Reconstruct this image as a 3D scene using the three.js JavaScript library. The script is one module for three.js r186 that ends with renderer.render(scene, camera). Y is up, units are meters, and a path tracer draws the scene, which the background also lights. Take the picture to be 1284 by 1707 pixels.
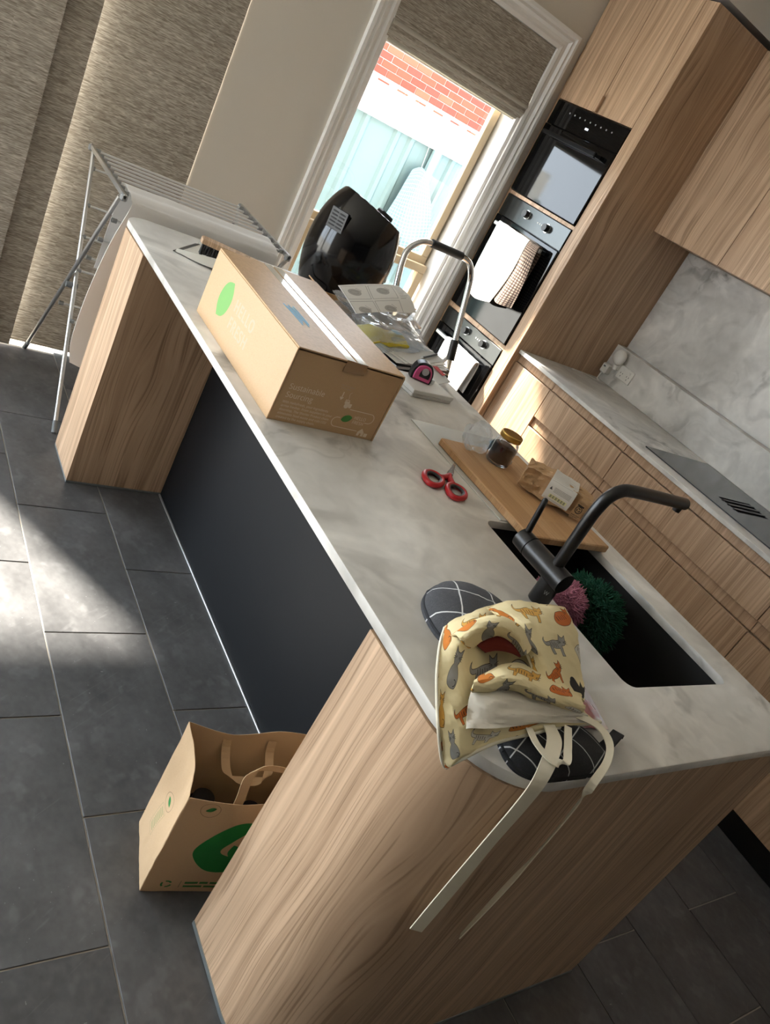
import * as THREE from 'three';
import { mergeGeometries, mergeVertices, toCreasedNormals } from 'three/addons/utils/BufferGeometryUtils.js';
import { FontLoader } from 'three/addons/loaders/FontLoader.js';
import { TextGeometry } from 'three/addons/geometries/TextGeometry.js';

// ------------------------------------------------------------------ camera, sky, sun, exposure
const scene = new THREE.Scene();
const camera = new THREE.PerspectiveCamera(66.5, 1284 / 1707, 0.05, 60);
camera.position.set(-0.841, 1.633, 0.719);
camera.up.set(-0.1147, 0.7903, -0.6019);
camera.lookAt(-0.841 + 0.61691, 1.633 - 0.41827, 0.719 - 0.66669);

scene.background = new THREE.Color(0.80, 0.90, 1.0);
scene.backgroundIntensity = 9.5;

const SUN = new THREE.Vector3(0.5, -1.07, 1).normalize();
const sun = new THREE.DirectionalLight(new THREE.Color(1.0, 0.93, 0.82), 34);
sun.position.copy(SUN).multiplyScalar(-14);
sun.castShadow = true;
sun.shadow.mapSize.set(4096, 4096);
Object.assign(sun.shadow.camera, { left: -8, right: 8, top: 8, bottom: -8, near: 0.5, far: 40 });
sun.shadow.radius = 6;
scene.add(sun, sun.target);

const renderer = new THREE.WebGLRenderer({ antialias: true });
renderer.toneMapping = THREE.LinearToneMapping;
renderer.toneMappingExposure = 1.08;
renderer.shadowMap.enabled = true;

// ------------------------------------------------------------------ helpers
let seedState = 20240611;
const rnd = () => { seedState = (seedState * 1664525 + 1013904223) >>> 0; return seedState / 4294967296; };
const rr = (a, b) => a + (b - a) * rnd();
const V = (x, y, z) => new THREE.Vector3(x, y, z);

const LAT = new Float32Array(65536);
{ let s = 77; for (let i = 0; i < 65536; i++) { s = (s * 1664525 + 1013904223) >>> 0; LAT[i] = s / 4294967296; } }
// value noise that repeats every px, py cells
function vn(x, y, px, py, k = 0) {
  const xi = Math.floor(x), yi = Math.floor(y); let fx = x - xi, fy = y - yi;
  fx = fx * fx * (3 - 2 * fx); fy = fy * fy * (3 - 2 * fy);
  const x0 = ((xi % px) + px) % px, y0 = ((yi % py) + py) % py, x1 = (x0 + 1) % px, y1 = (y0 + 1) % py;
  const h = (a, b) => LAT[(a * 131 + b * 7919 + k * 3571 + ((a * b) & 63) * 17) & 65535];
  const a = h(x0, y0), b = h(x1, y0), c = h(x0, y1), d = h(x1, y1);
  return a + (b - a) * fx + (c - a) * fy + (a - b - c + d) * fx * fy;
}
function fbm(x, y, px, py, oct = 4, k = 0) {
  let s = 0, a = 0.5, n = 0;
  for (let i = 0; i < oct; i++) { s += a * vn(x, y, px, py, k + i * 5); n += a; x *= 2; y *= 2; px *= 2; py *= 2; a *= 0.5; }
  return s / n;
}
const mix = (a, b, t) => a + (b - a) * t, clamp01 = (t) => Math.min(1, Math.max(0, t));
const sstep = (a, b, x) => { const t = clamp01((x - a) / (b - a)); return t * t * (3 - 2 * t); };
function tex(w, h, fn, srgb = true) {
  const d = new Uint8Array(w * h * 4);
  for (let y = 0, i = 0; y < h; y++) for (let x = 0; x < w; x++, i += 4) {
    const c = fn(x / w, y / h, x, y);
    d[i] = clamp01(c[0] / 255) * 255; d[i + 1] = clamp01(c[1] / 255) * 255; d[i + 2] = clamp01(c[2] / 255) * 255; d[i + 3] = 255;
  }
  const t = new THREE.DataTexture(d, w, h, THREE.RGBAFormat);
  t.wrapS = t.wrapT = THREE.RepeatWrapping; t.magFilter = THREE.LinearFilter; t.minFilter = THREE.LinearMipmapLinearFilter; t.generateMipmaps = true;
  if (srgb) t.colorSpace = THREE.SRGBColorSpace;
  t.needsUpdate = true; return t;
}
function canvasTex(w, h, draw) {
  const c = document.createElement('canvas'); c.width = w; c.height = h;
  const g = c.getContext('2d'); draw(g, w, h);
  const t = new THREE.CanvasTexture(c); t.colorSpace = THREE.SRGBColorSpace; t.wrapS = t.wrapT = THREE.RepeatWrapping; return t;
}
const scaled = (t, sx, sy) => { const c = t.clone(); c.repeat.set(sx, sy); c.needsUpdate = true; return c; };
const std = (o) => new THREE.MeshStandardMaterial(o), phys = (o) => new THREE.MeshPhysicalMaterial(o);

const usedNames = new Map();
function numbered(name) { const n = usedNames.get(name) || 0; usedNames.set(name, n + 1); return n ? name + '_' + String(n).padStart(3, '0') : name; }
const baseOf = new WeakMap();
function thing(name, label, category, at = [0, 0, 0], group) {
  const o = new THREE.Group(); o.name = numbered(name); o.position.set(...at);
  o.userData = { label, category }; if (group) o.userData.group = group;
  baseOf.set(o, V(...at)); scene.add(o); return o;
}
function structure(name, at = [0, 0, 0]) {
  const o = new THREE.Group(); o.name = name; o.position.set(...at); o.userData = { kind: 'structure' };
  baseOf.set(o, V(...at)); scene.add(o); return o;
}
// a part whose geometry is given in world metres
function part(name, geo, mat, parent, label) {
  const m = new THREE.Mesh(geo, mat); m.name = name; m.castShadow = m.receiveShadow = true;
  const b = baseOf.get(parent); if (b) { geo.translate(-b.x, -b.y, -b.z); baseOf.set(m, b); }
  if (label) m.userData.label = label;
  parent.add(m); return m;
}
// a part whose geometry is local to its own place, shared between alike pieces
function piece(name, geo, mat, parent, x, y, z, ry = 0) {
  const m = new THREE.Mesh(geo, mat); m.name = name; m.castShadow = m.receiveShadow = true;
  const b = baseOf.get(parent) || V(0, 0, 0); m.position.set(x - b.x, y - b.y, z - b.z); m.rotation.y = ry; parent.add(m); return m;
}
const wall = (name, geo, mat) => { const m = new THREE.Mesh(geo, mat); m.name = name; m.castShadow = m.receiveShadow = true; m.userData = { kind: 'structure' }; scene.add(m); return m; };

// planar uv in metres, chosen by the way each face points
function metreUV(geo, ou = 0, ov = 0) {
  const g = geo.index ? geo.toNonIndexed() : geo, p = g.attributes.position, n = g.attributes.normal, uv = new Float32Array(p.count * 2);
  for (let i = 0; i < p.count; i += 3) {
    let ax = 0, ay = 0, az = 0;
    for (let k = 0; k < 3; k++) { ax += n.getX(i + k); ay += n.getY(i + k); az += n.getZ(i + k); }
    ax = Math.abs(ax); ay = Math.abs(ay); az = Math.abs(az);
    for (let k = 0; k < 3; k++) {
      const x = p.getX(i + k), y = p.getY(i + k), z = p.getZ(i + k), j = (i + k) * 2;
      if (ay >= ax && ay >= az) { uv[j] = x; uv[j + 1] = z; } else if (ax >= az) { uv[j] = z; uv[j + 1] = y; } else { uv[j] = x; uv[j + 1] = y; }
      uv[j] += ou; uv[j + 1] += ov;
    }
  }
  g.setAttribute('uv', new THREE.BufferAttribute(uv, 2)); return g;
}
function soup(tris) {
  const p = new Float32Array(tris.length * 3); tris.forEach((v, i) => { p[i * 3] = v[0]; p[i * 3 + 1] = v[1]; p[i * 3 + 2] = v[2]; });
  const g = new THREE.BufferGeometry(); g.setAttribute('position', new THREE.BufferAttribute(p, 3)); g.computeVertexNormals(); return g;
}
// box with chamfered edges, 44 triangles
function cbox(w, h, d, c = 0.002) {
  const hx = w / 2, hy = h / 2, hz = d / 2; c = Math.min(c, hx * 0.9, hy * 0.9, hz * 0.9);
  const S = [1, -1], t = [], P = {};
  for (const sx of S) for (const sy of S) for (const sz of S) {
    P['x' + sx + sy + sz] = [sx * hx, sy * (hy - c), sz * (hz - c)];
    P['y' + sx + sy + sz] = [sx * (hx - c), sy * hy, sz * (hz - c)];
    P['z' + sx + sy + sz] = [sx * (hx - c), sy * (hy - c), sz * hz];
  }
  const tri = (a, b, e) => {
    const u = [b[0] - a[0], b[1] - a[1], b[2] - a[2]], v = [e[0] - a[0], e[1] - a[1], e[2] - a[2]];
    const n = [u[1] * v[2] - u[2] * v[1], u[2] * v[0] - u[0] * v[2], u[0] * v[1] - u[1] * v[0]];
    const m = n[0] * (a[0] + b[0] + e[0]) + n[1] * (a[1] + b[1] + e[1]) + n[2] * (a[2] + b[2] + e[2]);
    if (m >= 0) t.push(a, b, e); else t.push(a, e, b);
  };
  const quad = (a, b, e, f) => { tri(a, b, e); tri(a, e, f); };
  for (const s of S) {
    quad(P['x' + s + 11], P['x' + s + '1-1'], P['x' + s + '-1-1'], P['x' + s + '-11']);
    quad(P['y1' + s + 1], P['y1' + s + '-1'], P['y-1' + s + '-1'], P['y-1' + s + 1]);
    quad(P['z11' + s], P['z1-1' + s], P['z-1-1' + s], P['z-11' + s]);
    for (const r of S) {
      quad(P['x' + s + r + 1], P['x' + s + r + '-1'], P['y' + s + r + '-1'], P['y' + s + r + 1]);
      quad(P['x' + s + 1 + r], P['x' + s + '-1' + r], P['z' + s + '-1' + r], P['z' + s + 1 + r]);
      quad(P['y1' + s + r], P['y-1' + s + r], P['z-1' + s + r], P['z1' + s + r]);
      for (const q of S) tri(P['x' + s + r + q], P['y' + s + r + q], P['z' + s + r + q]);
    }
  }
  return soup(t);
}
function box(x0, x1, y0, y1, z0, z1, c = 0.0015, ou = 0, ov = 0) {
  const g = cbox(Math.abs(x1 - x0), Math.abs(y1 - y0), Math.abs(z1 - z0), c); g.translate((x0 + x1) / 2, (y0 + y1) / 2, (z0 + z1) / 2); return metreUV(g, ou, ov);
}
function cyl(r0, r1, a, b, seg = 24) {    // from a (radius r0) to b (radius r1)
  const A = V(...a), B = V(...b), d = B.clone().sub(A), g = new THREE.CylinderGeometry(r1, r0, d.length(), seg);
  g.applyQuaternion(new THREE.Quaternion().setFromUnitVectors(V(0, 1, 0), d.clone().normalize()));
  const m = A.add(B).multiplyScalar(0.5); g.translate(m.x, m.y, m.z); return g;
}
function tube(pts, r, seg = 48, rad = 12, tension = 0.5) {
  const c = new THREE.CatmullRomCurve3(pts.map((p) => V(...p)), false, 'catmullrom', tension);
  const g = new THREE.TubeGeometry(c, seg, r, rad), ends = [];
  for (const [u, s] of [[0, -1], [1, 1]]) {
    const q = c.getPointAt(u), t = c.getTangentAt(u).multiplyScalar(s), cap = new THREE.CircleGeometry(r, rad);
    cap.applyQuaternion(new THREE.Quaternion().setFromUnitVectors(V(0, 0, 1), t)); cap.translate(q.x, q.y, q.z); ends.push(cap);
  }
  return mergeGeometries([g, ...ends]);
}
function lathe(prof, at, seg = 40) { const g = new THREE.LatheGeometry(prof.map((p) => new THREE.Vector2(p[0], p[1])), seg); g.translate(...at); return g; }
// solid from an outline in the ground plane, sides carry arc length
function prism(out, y0, y1, ou = 0) {
  const t = [], uv = []; let s = 0; const n = out.length;
  let area = 0; for (let i = 0; i < n; i++) { const a = out[i], b = out[(i + 1) % n]; area += a[0] * b[1] - b[0] * a[1]; }
  const o = area > 0 ? out : out.slice().reverse();
  for (let i = 0; i < n; i++) {
    const a = o[i], b = o[(i + 1) % n], l = Math.hypot(b[0] - a[0], b[1] - a[1]);
    t.push([a[0], y0, a[1]], [a[0], y1, a[1]], [b[0], y1, b[1]], [a[0], y0, a[1]], [b[0], y1, b[1]], [b[0], y0, b[1]]);
    const u = s + ou, w = s + l + ou; uv.push(u, y0, u, y1, w, y1, u, y0, w, y1, w, y0); s += l;
  }
  const tri = THREE.ShapeUtils.triangulateShape(o.map((p) => new THREE.Vector2(p[0], p[1])), []);
  for (const [a, b, c] of tri) for (const [y, k] of [[y1, [a, c, b]], [y0, [a, b, c]]]) for (const i of k) { t.push([o[i][0], y, o[i][1]]); uv.push(o[i][0], o[i][1]); }
  const g = soup(t); g.setAttribute('uv', new THREE.BufferAttribute(new Float32Array(uv), 2));
  return toCreasedNormals(g, 0.6);
}
// cloth from a net of control points, thickness th, uv in metres
function cloth(net, nu = 28, nv = 28, th = 0.002, wr = 0, k = 0) {
  const R = net.length, C = net[0].length;
  const cr = (p0, p1, p2, p3, t) => 0.5 * (2 * p1 + (p2 - p0) * t + (2 * p0 - 5 * p1 + 4 * p2 - p3) * t * t + (3 * p1 - p0 - 3 * p2 + p3) * t * t * t);
  const at = (r, c) => net[Math.min(R - 1, Math.max(0, r))][Math.min(C - 1, Math.max(0, c))];
  const pos = (u, v) => {
    const fu = u * (C - 1), fv = v * (R - 1), c = Math.min(C - 2, Math.floor(fu)), r = Math.min(R - 2, Math.floor(fv)), tu = fu - c, tv = fv - r, o = [0, 0, 0];
    for (let a = 0; a < 3; a++) { const q = []; for (let j = -1; j < 3; j++) q.push(cr(at(r + j, c - 1)[a], at(r + j, c)[a], at(r + j, c + 1)[a], at(r + j, c + 2)[a], tu)); o[a] = cr(...q, tv); }
    return V(...o);
  };
  const P = [], N = [], UV = []; let W = 0, Hh = 0;
  for (let i = 0; i < 20; i++) { W += pos(i / 20, 0.5).distanceTo(pos((i + 1) / 20, 0.5)); Hh += pos(0.5, i / 20).distanceTo(pos(0.5, (i + 1) / 20)); }
  for (let j = 0; j <= nv; j++) for (let i = 0; i <= nu; i++) {
    const u = i / nu, v = j / nv, e = 0.01, p = pos(u, v);
    const du = pos(Math.min(1, u + e), v).sub(pos(Math.max(0, u - e), v)), dv = pos(u, Math.min(1, v + e)).sub(pos(u, Math.max(0, v - e)));
    const n = dv.cross(du).normalize();
    if (wr) p.addScaledVector(n, wr * (fbm(u * 6 + k * 3.1, v * 6, 64, 64, 3, k) - 0.5) * 2);
    P.push(p); N.push(n); UV.push([u * W, v * Hh]);
  }
  const t = [], uv = [], q = (a, s) => { const p = P[a].clone().addScaledVector(N[a], s * th / 2); return [p.x, p.y, p.z]; };
  const add = (list) => { for (const [a, s] of list) { t.push(q(a, s)); uv.push(...UV[a]); } };
  const id = (i, j) => j * (nu + 1) + i;
  for (let j = 0; j < nv; j++) for (let i = 0; i < nu; i++) {
    const a = id(i, j), b = id(i + 1, j), c = id(i + 1, j + 1), d = id(i, j + 1);
    add([[a, 1], [d, 1], [c, 1], [a, 1], [c, 1], [b, 1]]); add([[a, -1], [c, -1], [d, -1], [a, -1], [b, -1], [c, -1]]);
  }
  const rim = (a, b) => add([[a, 1], [b, 1], [b, -1], [a, 1], [b, -1], [a, -1]]);
  for (let i = 0; i < nu; i++) { rim(id(i, 0), id(i + 1, 0)); rim(id(i + 1, nv), id(i, nv)); }
  for (let j = 0; j < nv; j++) { rim(id(0, j + 1), id(0, j)); rim(id(nu, j), id(nu, j + 1)); }
  const g = soup(t); g.setAttribute('uv', new THREE.BufferAttribute(new Float32Array(uv), 2));
  return toCreasedNormals(g, 0.9);
}
// flat band of fabric along a path; wd gives the direction of its width at each point
function ribbon(pts, wd, w, th = 0.0018, n = 40) {
  const c = new THREE.CatmullRomCurve3(pts.map((p) => V(...p))), d = new THREE.CatmullRomCurve3(wd.map((p) => V(...p)));
  const net = []; for (let i = 0; i <= n; i++) { const u = i / n, p = c.getPoint(u), q = d.getPoint(u).normalize().multiplyScalar(w / 2); net.push([[p.x - q.x, p.y - q.y, p.z - q.z], [p.x, p.y, p.z], [p.x + q.x, p.y + q.y, p.z + q.z]]); }
  return cloth(net, 4, n * 2, th);
}
// cushion-like solid over a star-shaped outline; hgt(r, ang) gives top height above y
function inflate(out, cx, cz, y, top, bot = 0, rings = 12, seg = 64, wr = 0.004, k = 0, pw = 0.5) {
  const c = new THREE.CatmullRomCurve3(out.map((p) => V(p[0], 0, p[1])), true), B = c.getPoints(seg).slice(0, seg);
  const t = [], uv = [];
  const at = (i, a, s) => {
    const r = i / rings, p = B[a % seg], x = cx + (p.x - cx) * r, z = cz + (p.z - cz) * r, prof = Math.pow(Math.max(0, 1 - Math.pow(r, 2.6)), pw);
    const w = wr * (fbm(x * 40, z * 40, 64, 64, 3, k) - 0.5) * 2 * (1 - r);
    return [x, y + (s > 0 ? top * (0.12 + 0.88 * prof) + w : bot), z];
  };
  const push = (l) => { for (const p of l) { t.push(p); uv.push(p[0], p[2]); } };
  for (let a = 0; a < seg; a++) {
    for (let i = 0; i < rings; i++) { const p = at(i, a, 1), q = at(i, a + 1, 1), u = at(i + 1, a, 1), v = at(i + 1, a + 1, 1); push([p, q, v]); if (1) push([p, v, u]); }
    const u = at(rings, a, 1), v = at(rings, a + 1, 1), d = at(rings, a, -1), e = at(rings, a + 1, -1); push([u, v, e, u, e, d]);
    push([[cx, y + bot, cz], d, e]);
  }
  const g = soup(t), p = g.attributes.position; let vol = 0;
  for (let i = 0; i < p.count; i += 3) { const A = new THREE.Vector3().fromBufferAttribute(p, i), Bv = new THREE.Vector3().fromBufferAttribute(p, i + 1), Cv = new THREE.Vector3().fromBufferAttribute(p, i + 2); vol += A.dot(Bv.cross(Cv)); }
  g.setAttribute('uv', new THREE.BufferAttribute(new Float32Array(uv), 2));
  if (vol < 0) { for (let i = 0; i < p.count; i += 3) for (const at2 of [p, g.attributes.uv]) for (let s = 0; s < at2.itemSize; s++) { const a = at2.array, i1 = (i + 1) * at2.itemSize + s, i2 = (i + 2) * at2.itemSize + s, h = a[i1]; a[i1] = a[i2]; a[i2] = h; } g.computeVertexNormals(); }
  return toCreasedNormals(g, 1.0);
}
const merge = (l) => mergeGeometries(l.map((g) => { const q = g.index ? g.toNonIndexed() : g; for (const k of Object.keys(q.attributes)) if (!['position', 'normal', 'uv'].includes(k)) q.deleteAttribute(k); return q; }));
const arc = (cx, cz, r, a0, a1, n = 16) => Array.from({ length: n + 1 }, (_, i) => { const a = a0 + (a1 - a0) * i / n; return [cx + r * Math.cos(a), cz + r * Math.sin(a)]; });

// ------------------------------------------------------------------ materials
const oakField = (u, v) => {
  const w = fbm(u * 3, v * 2, 3, 2, 3, 3), w2 = fbm(u * 6, v * 5, 6, 5, 2, 9);
  const ring = 0.5 + 0.5 * Math.sin(6.2832 * (u * 9 + 3.2 * w + 0.5 * w2));
  const fine = fbm(u * 90 + w * 22, v * 3, 90, 3, 4, 21), pore = vn(u * 300 + w * 66, v * 9, 300, 9, 31);
  return { ring, fine, pore: sstep(0.66, 0.9, pore), big: fbm(u * 2, v * 1, 2, 1, 3, 40) };
};
const oakTex = tex(2048, 1024, (u, v) => {
  const f = oakField(u, v), s = 0.22 * f.ring + 0.78 * f.fine, t = (s - 0.5) * 62 + (f.big - 0.5) * 20 - f.pore * 30;
  return [192 + t, 161 + t * 0.96, 131 + t * 0.9];
});
const oakBump = tex(512, 512, (u, v) => { const f = oakField(u, v), b = 170 + (f.fine - 0.5) * 90 - f.pore * 70; return [b, b, b]; }, false);
const OAKU = 1 / 0.72, OAKV = 1 / 1.9;
const oak = std({ map: scaled(oakTex, OAKU, OAKV), bumpMap: scaled(oakBump, OAKU, OAKV), bumpScale: 0.0004, roughness: 0.5 });
const oakPink = std({ map: scaled(oakTex, OAKU * 1.3, OAKV), bumpMap: scaled(oakBump, OAKU * 1.3, OAKV), bumpScale: 0.0003, roughness: 0.5 });

const stoneField = (u, v) => {
  const wx = fbm(u * 4, v * 4, 4, 4, 4, 2) - 0.5, wy = fbm(u * 4 + 9, v * 4 + 5, 4, 4, 4, 6) - 0.5;
  const c = fbm(u * 5 + wx * 3, v * 5 + wy * 3, 5, 5, 5, 12), vein = 1 - Math.abs(2 * fbm(u * 7 + wx * 5, v * 7 + wy * 5, 7, 7, 4, 19) - 1);
  const mid = fbm(u * 15 + wx * 6, v * 15 + wy * 6, 15, 15, 5, 63);
  return { c, mid, vein: sstep(0.9, 1, vein), spot: fbm(u * 40, v * 40, 40, 40, 3, 33), patch: sstep(0.46, 0.68, fbm(u * 4 + wx * 2, v * 4 + wy * 2, 4, 4, 4, 51)) };
};
const stoneTex = tex(1024, 1024, (u, v) => {
  const f = stoneField(u, v), d = (f.c - 0.5) * 96 - f.vein * 16 * f.patch - f.patch * 58 * sstep(0.36, 0.66, f.spot) * sstep(0.3, 0.62, f.c) + (f.spot - 0.5) * 18 - sstep(0.5, 0.78, f.mid) * (16 + 34 * f.patch);
  return [222 + d, 219 + d, 213 + d];
});
const stone = std({ map: scaled(stoneTex, 1 / 1.5, 1 / 1.5), roughness: 0.36 });
const splashStone = stone;

const paint = std({ color: '#dad2c5', roughness: 0.85 }), ceilingPaint = std({ color: '#e2dfd8', roughness: 0.9 }), darkPaint = std({ color: '#4b4844', roughness: 0.9 });
const trimPaint = std({ color: '#f1efeb', roughness: 0.45 });
const blackGap = std({ color: '#0c0c0d', roughness: 0.6 });

const slateTex = [0, 1, 2, 3].map((k) => tex(256, 512, (u, v) => {
  const a = fbm(u * 3 + k, v * 5, 16, 16, 4, 5 + k * 7), b = fbm(u * 24, v * 40, 24, 40, 3, 60 + k), s = sstep(0.80, 0.93, vn(u * 10 + v * 9, v * 90 + u * 30, 90, 90, 70 + k)) * sstep(0.55, 0.8, vn(u * 4, v * 7, 4, 7, 80 + k));
  const m = sstep(0.62, 0.8, fbm(u * 7 + k * 2, v * 12, 16, 16, 3, 44 + k)), q = sstep(0.955, 0.985, vn(u * 60, v * 110, 60, 110, 120 + k)) * sstep(0.6, 0.7, vn(u * 9, v * 17, 9, 17, 130 + k)); const d = (a - 0.5) * 34 + (b - 0.5) * 16 + s * 9 + m * 12 + q * 60; return [80 + d, 80 + d, 81 + d];
}));
const slateRough = tex(256, 256, (u, v) => { const r = 118 + (fbm(u * 6, v * 6, 6, 6, 4, 90) - 0.5) * 70; return [r, r, r]; }, false);
const slate = slateTex.map((t) => std({ map: t, roughnessMap: slateRough, roughness: 1, bumpMap: t, bumpScale: 0.0006 }));
const grout = std({ color: '#a09a90', roughness: 0.95 });

const weaveField = (u, v) => { const s = vn(u * 14 + 3 * vn(u * 3, v * 60, 3, 60, 4), v * 220, 64, 220, 8), m = vn(u * 34, v * 300, 34, 300, 15), l = fbm(u * 2, v * 14, 2, 14, 3, 22); return 0.5 * s + 0.3 * m + 0.2 * l; };
const weaveTex = tex(512, 1024, (u, v) => { const t = (weaveField(u, v) - 0.5) * 120; return [162 + t, 153 + t, 140 + t]; });
const weave = std({ map: scaled(weaveTex, 1 / 0.36, 1 / 0.5), roughness: 0.95, bumpMap: scaled(weaveTex, 1 / 0.36, 1 / 0.5), bumpScale: 0.0006 });
const weaveFine = std({ map: scaled(weaveTex, 1 / 0.42, 1 / 0.42), roughness: 0.95, bumpMap: scaled(weaveTex, 1 / 0.42, 1 / 0.42), bumpScale: 0.0004 });
const blackout = std({ color: '#f2efe8', roughness: 0.9 });
const hemFabric = std({ color: '#b9b3a6', roughness: 0.9 });

const glass = phys({ color: '#ffffff', roughness: 0.0, transmission: 1, thickness: 0, ior: 1.45 });
const timber = std({ color: '#cbb593', roughness: 0.6 });
const navy = phys({ color: '#0c0e12', roughness: 0.55, specularIntensity: 0.5 });
const silver = std({ color: '#c9cbcc', roughness: 0.35, metalness: 0.8 });
const steelBlue = std({ color: '#8f9699', roughness: 0.4, metalness: 0.6 });
const ovenGlass = std({ color: '#0b0c0e', roughness: 0.06 }), ovenBody = std({ color: '#15161a', roughness: 0.3 });
const chrome = std({ color: '#d6d7d8', roughness: 0.14, metalness: 1 }), alu = std({ color: '#c4c4c2', roughness: 0.3, metalness: 0.85 });
const darkPlastic = std({ color: '#35373a', roughness: 0.5 }), greyPlastic = std({ color: '#6f7274', roughness: 0.55 });
const whitePlastic = std({ color: '#e8e5dd', roughness: 0.4 });
const matteBlack = std({ color: '#0d0d0f', roughness: 0.32 }), sinkBlack = std({ color: '#0d0d0e', roughness: 0.55 });
const glossBlack = std({ color: '#08090c', roughness: 0.11 });

// ------------------------------------------------------------------ the room
const XW = 2.855, XL = -4.2, ZW = -2.86, ZB = 7.0, YC = 2.76;
{ // floor with tiles
  const f = structure('floor');
  part('grout_bed', box(XL - 0.2, XW + 0.2, -0.12, -0.0035, ZW - 0.3, ZB + 0.2, 0), grout, f);
  const W = 0.3035, L = 0.612, g = [0, 1, 2, 3].map(() => { const q = cbox(W - 0.004, 0.012, L - 0.004, 0.001); const m = metreUV(q); const uv = m.attributes.uv; for (let i = 0; i < uv.count; i++) uv.setXY(i, uv.getX(i) / W + 0.5, uv.getY(i) / L + 0.5); return m; });
  for (let i = -13; i < 10; i++) {
    const x = -0.187 + W * (i + 0.5); if (x > XW + 0.05) continue;
    for (let j = -6; j < 7; j++) {
      const z = (i & 1 ? -0.677 : -0.371) + L * (j + 0.5); if (z < ZW - 0.15 || z > 2.0) continue;
      const k = Math.floor(rr(0, 4)); piece('tile', g[k], slate[k], f, x, -0.006 + rr(-0.0004, 0.0003), z, rnd() < 0.5 ? Math.PI : 0);
    }
  }
  part('far_tiling', box(XL, XW, -0.012, 0, 2.38, ZB, 0), slate[0], f);
}
const slab = (shape, depth) => { const g = new THREE.ExtrudeGeometry(shape, { depth, bevelEnabled: false }); return g; };
const rectShape = (x0, x1, y0, y1) => new THREE.Shape([new THREE.Vector2(x0, y0), new THREE.Vector2(x1, y0), new THREE.Vector2(x1, y1), new THREE.Vector2(x0, y1)]);
const rectHole = (x0, x1, y0, y1) => new THREE.Path([new THREE.Vector2(x0, y0), new THREE.Vector2(x0, y1), new THREE.Vector2(x1, y1), new THREE.Vector2(x1, y0)]);
const WIN = { x0: 1.05, x1: 1.935, y0: 0.42, y1: 2.21 }, DOOR = { x0: -4.1, x1: 0.44, y1: 2.25 };
{
  const s = rectShape(XL - 0.2, XW + 0.2, 0, YC); s.holes.push(rectHole(WIN.x0, WIN.x1, WIN.y0, WIN.y1));
  const full = new THREE.Shape([[XL - 0.2, 0], [DOOR.x0, 0], [DOOR.x0, DOOR.y1], [DOOR.x1, DOOR.y1], [DOOR.x1, 0], [XW + 0.2, 0], [XW + 0.2, YC], [XL - 0.2, YC]].map((p) => new THREE.Vector2(...p)));
  full.holes.push(rectHole(WIN.x0, WIN.x1, WIN.y0, WIN.y1));
  const g = slab(full, 0.2); g.translate(0, 0, ZW - 0.2); wall('wall_back', metreUV(g), paint);
  wall('wall_right', box(XW, XW + 0.2, 0, YC, ZW, ZB, 0), paint);
  wall('wall_front', box(XL - 0.2, XW + 0.2, 0, YC, ZB, ZB + 0.2, 0), darkPaint);
  wall('ceiling', box(XL - 0.2, XW + 0.2, YC, YC + 0.2, ZW - 0.2, ZB + 0.2, 0), ceilingPaint);
  // left wall with a wide glazed opening
  const l = new THREE.Shape([[-ZB, 0], [-ZB, YC], [-ZW + 0.2, YC], [-ZW + 0.2, 0], [2.78, 0], [2.78, 2.5], [1.1, 2.5], [1.1, 0]].map((p) => new THREE.Vector2(...p)));
  const lg = slab(l, 0.2); lg.rotateY(Math.PI / 2); lg.translate(XL - 0.2, 0, 0); wall('wall_left', metreUV(lg), paint);
  const b = structure('baseboard_back'); part('board', box(DOOR.x1 + 0.005, 0.955, 0, 0.14, ZW, ZW + 0.016, 0.003), trimPaint, b);
}
{ // glazed sliding doors behind the panel blinds
  const d = structure('door_1', [-1.6, 0, ZW - 0.12]);
  const z0 = ZW - 0.15, z1 = ZW - 0.11, fr = std({ color: '#d9d7d2', roughness: 0.4 });
  part('head', box(DOOR.x0, DOOR.x1, DOOR.y1 - 0.05, DOOR.y1, z0, z1), fr, d); part('sill', box(DOOR.x0, DOOR.x1, -0.005, 0.012, z0, z1), fr, d);
  for (const x of [DOOR.x0, -2.5, -0.82, DOOR.x1 - 0.05]) part('stile', box(x, x + 0.05, 0.012, DOOR.y1 - 0.05, z0, z1), fr, d);
  for (const [a, b] of [[DOOR.x0 + 0.05, -2.5], [-2.45, -0.82], [-0.77, DOOR.x1 - 0.05]]) { const g = new THREE.PlaneGeometry(b - a, DOOR.y1 - 0.062); g.translate((a + b) / 2, 0.012 + (DOOR.y1 - 0.062) / 2, ZW - 0.13); part('pane', g, glass, d); }
  const w = structure('window_2', [XL - 0.1, 0, -1.94]);
  part('head', box(XL - 0.12, XL - 0.08, 2.45, 2.5, -2.78, -1.1), fr, w); part('sill', box(XL - 0.12, XL - 0.08, -0.005, 0.012, -2.78, -1.1), fr, w);
  for (const z of [-2.78, -1.97, -1.15]) part('stile', box(XL - 0.12, XL - 0.08, 0.012, 2.45, z, z + 0.05), fr, w);
  for (const [a, b] of [[-2.73, -1.97], [-1.92, -1.15]]) { const g = new THREE.PlaneGeometry(b - a, 2.438); g.rotateY(Math.PI / 2); g.translate(XL - 0.1, 0.012 + 1.219, (a + b) / 2); part('pane', g, glass, w); }
}
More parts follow.
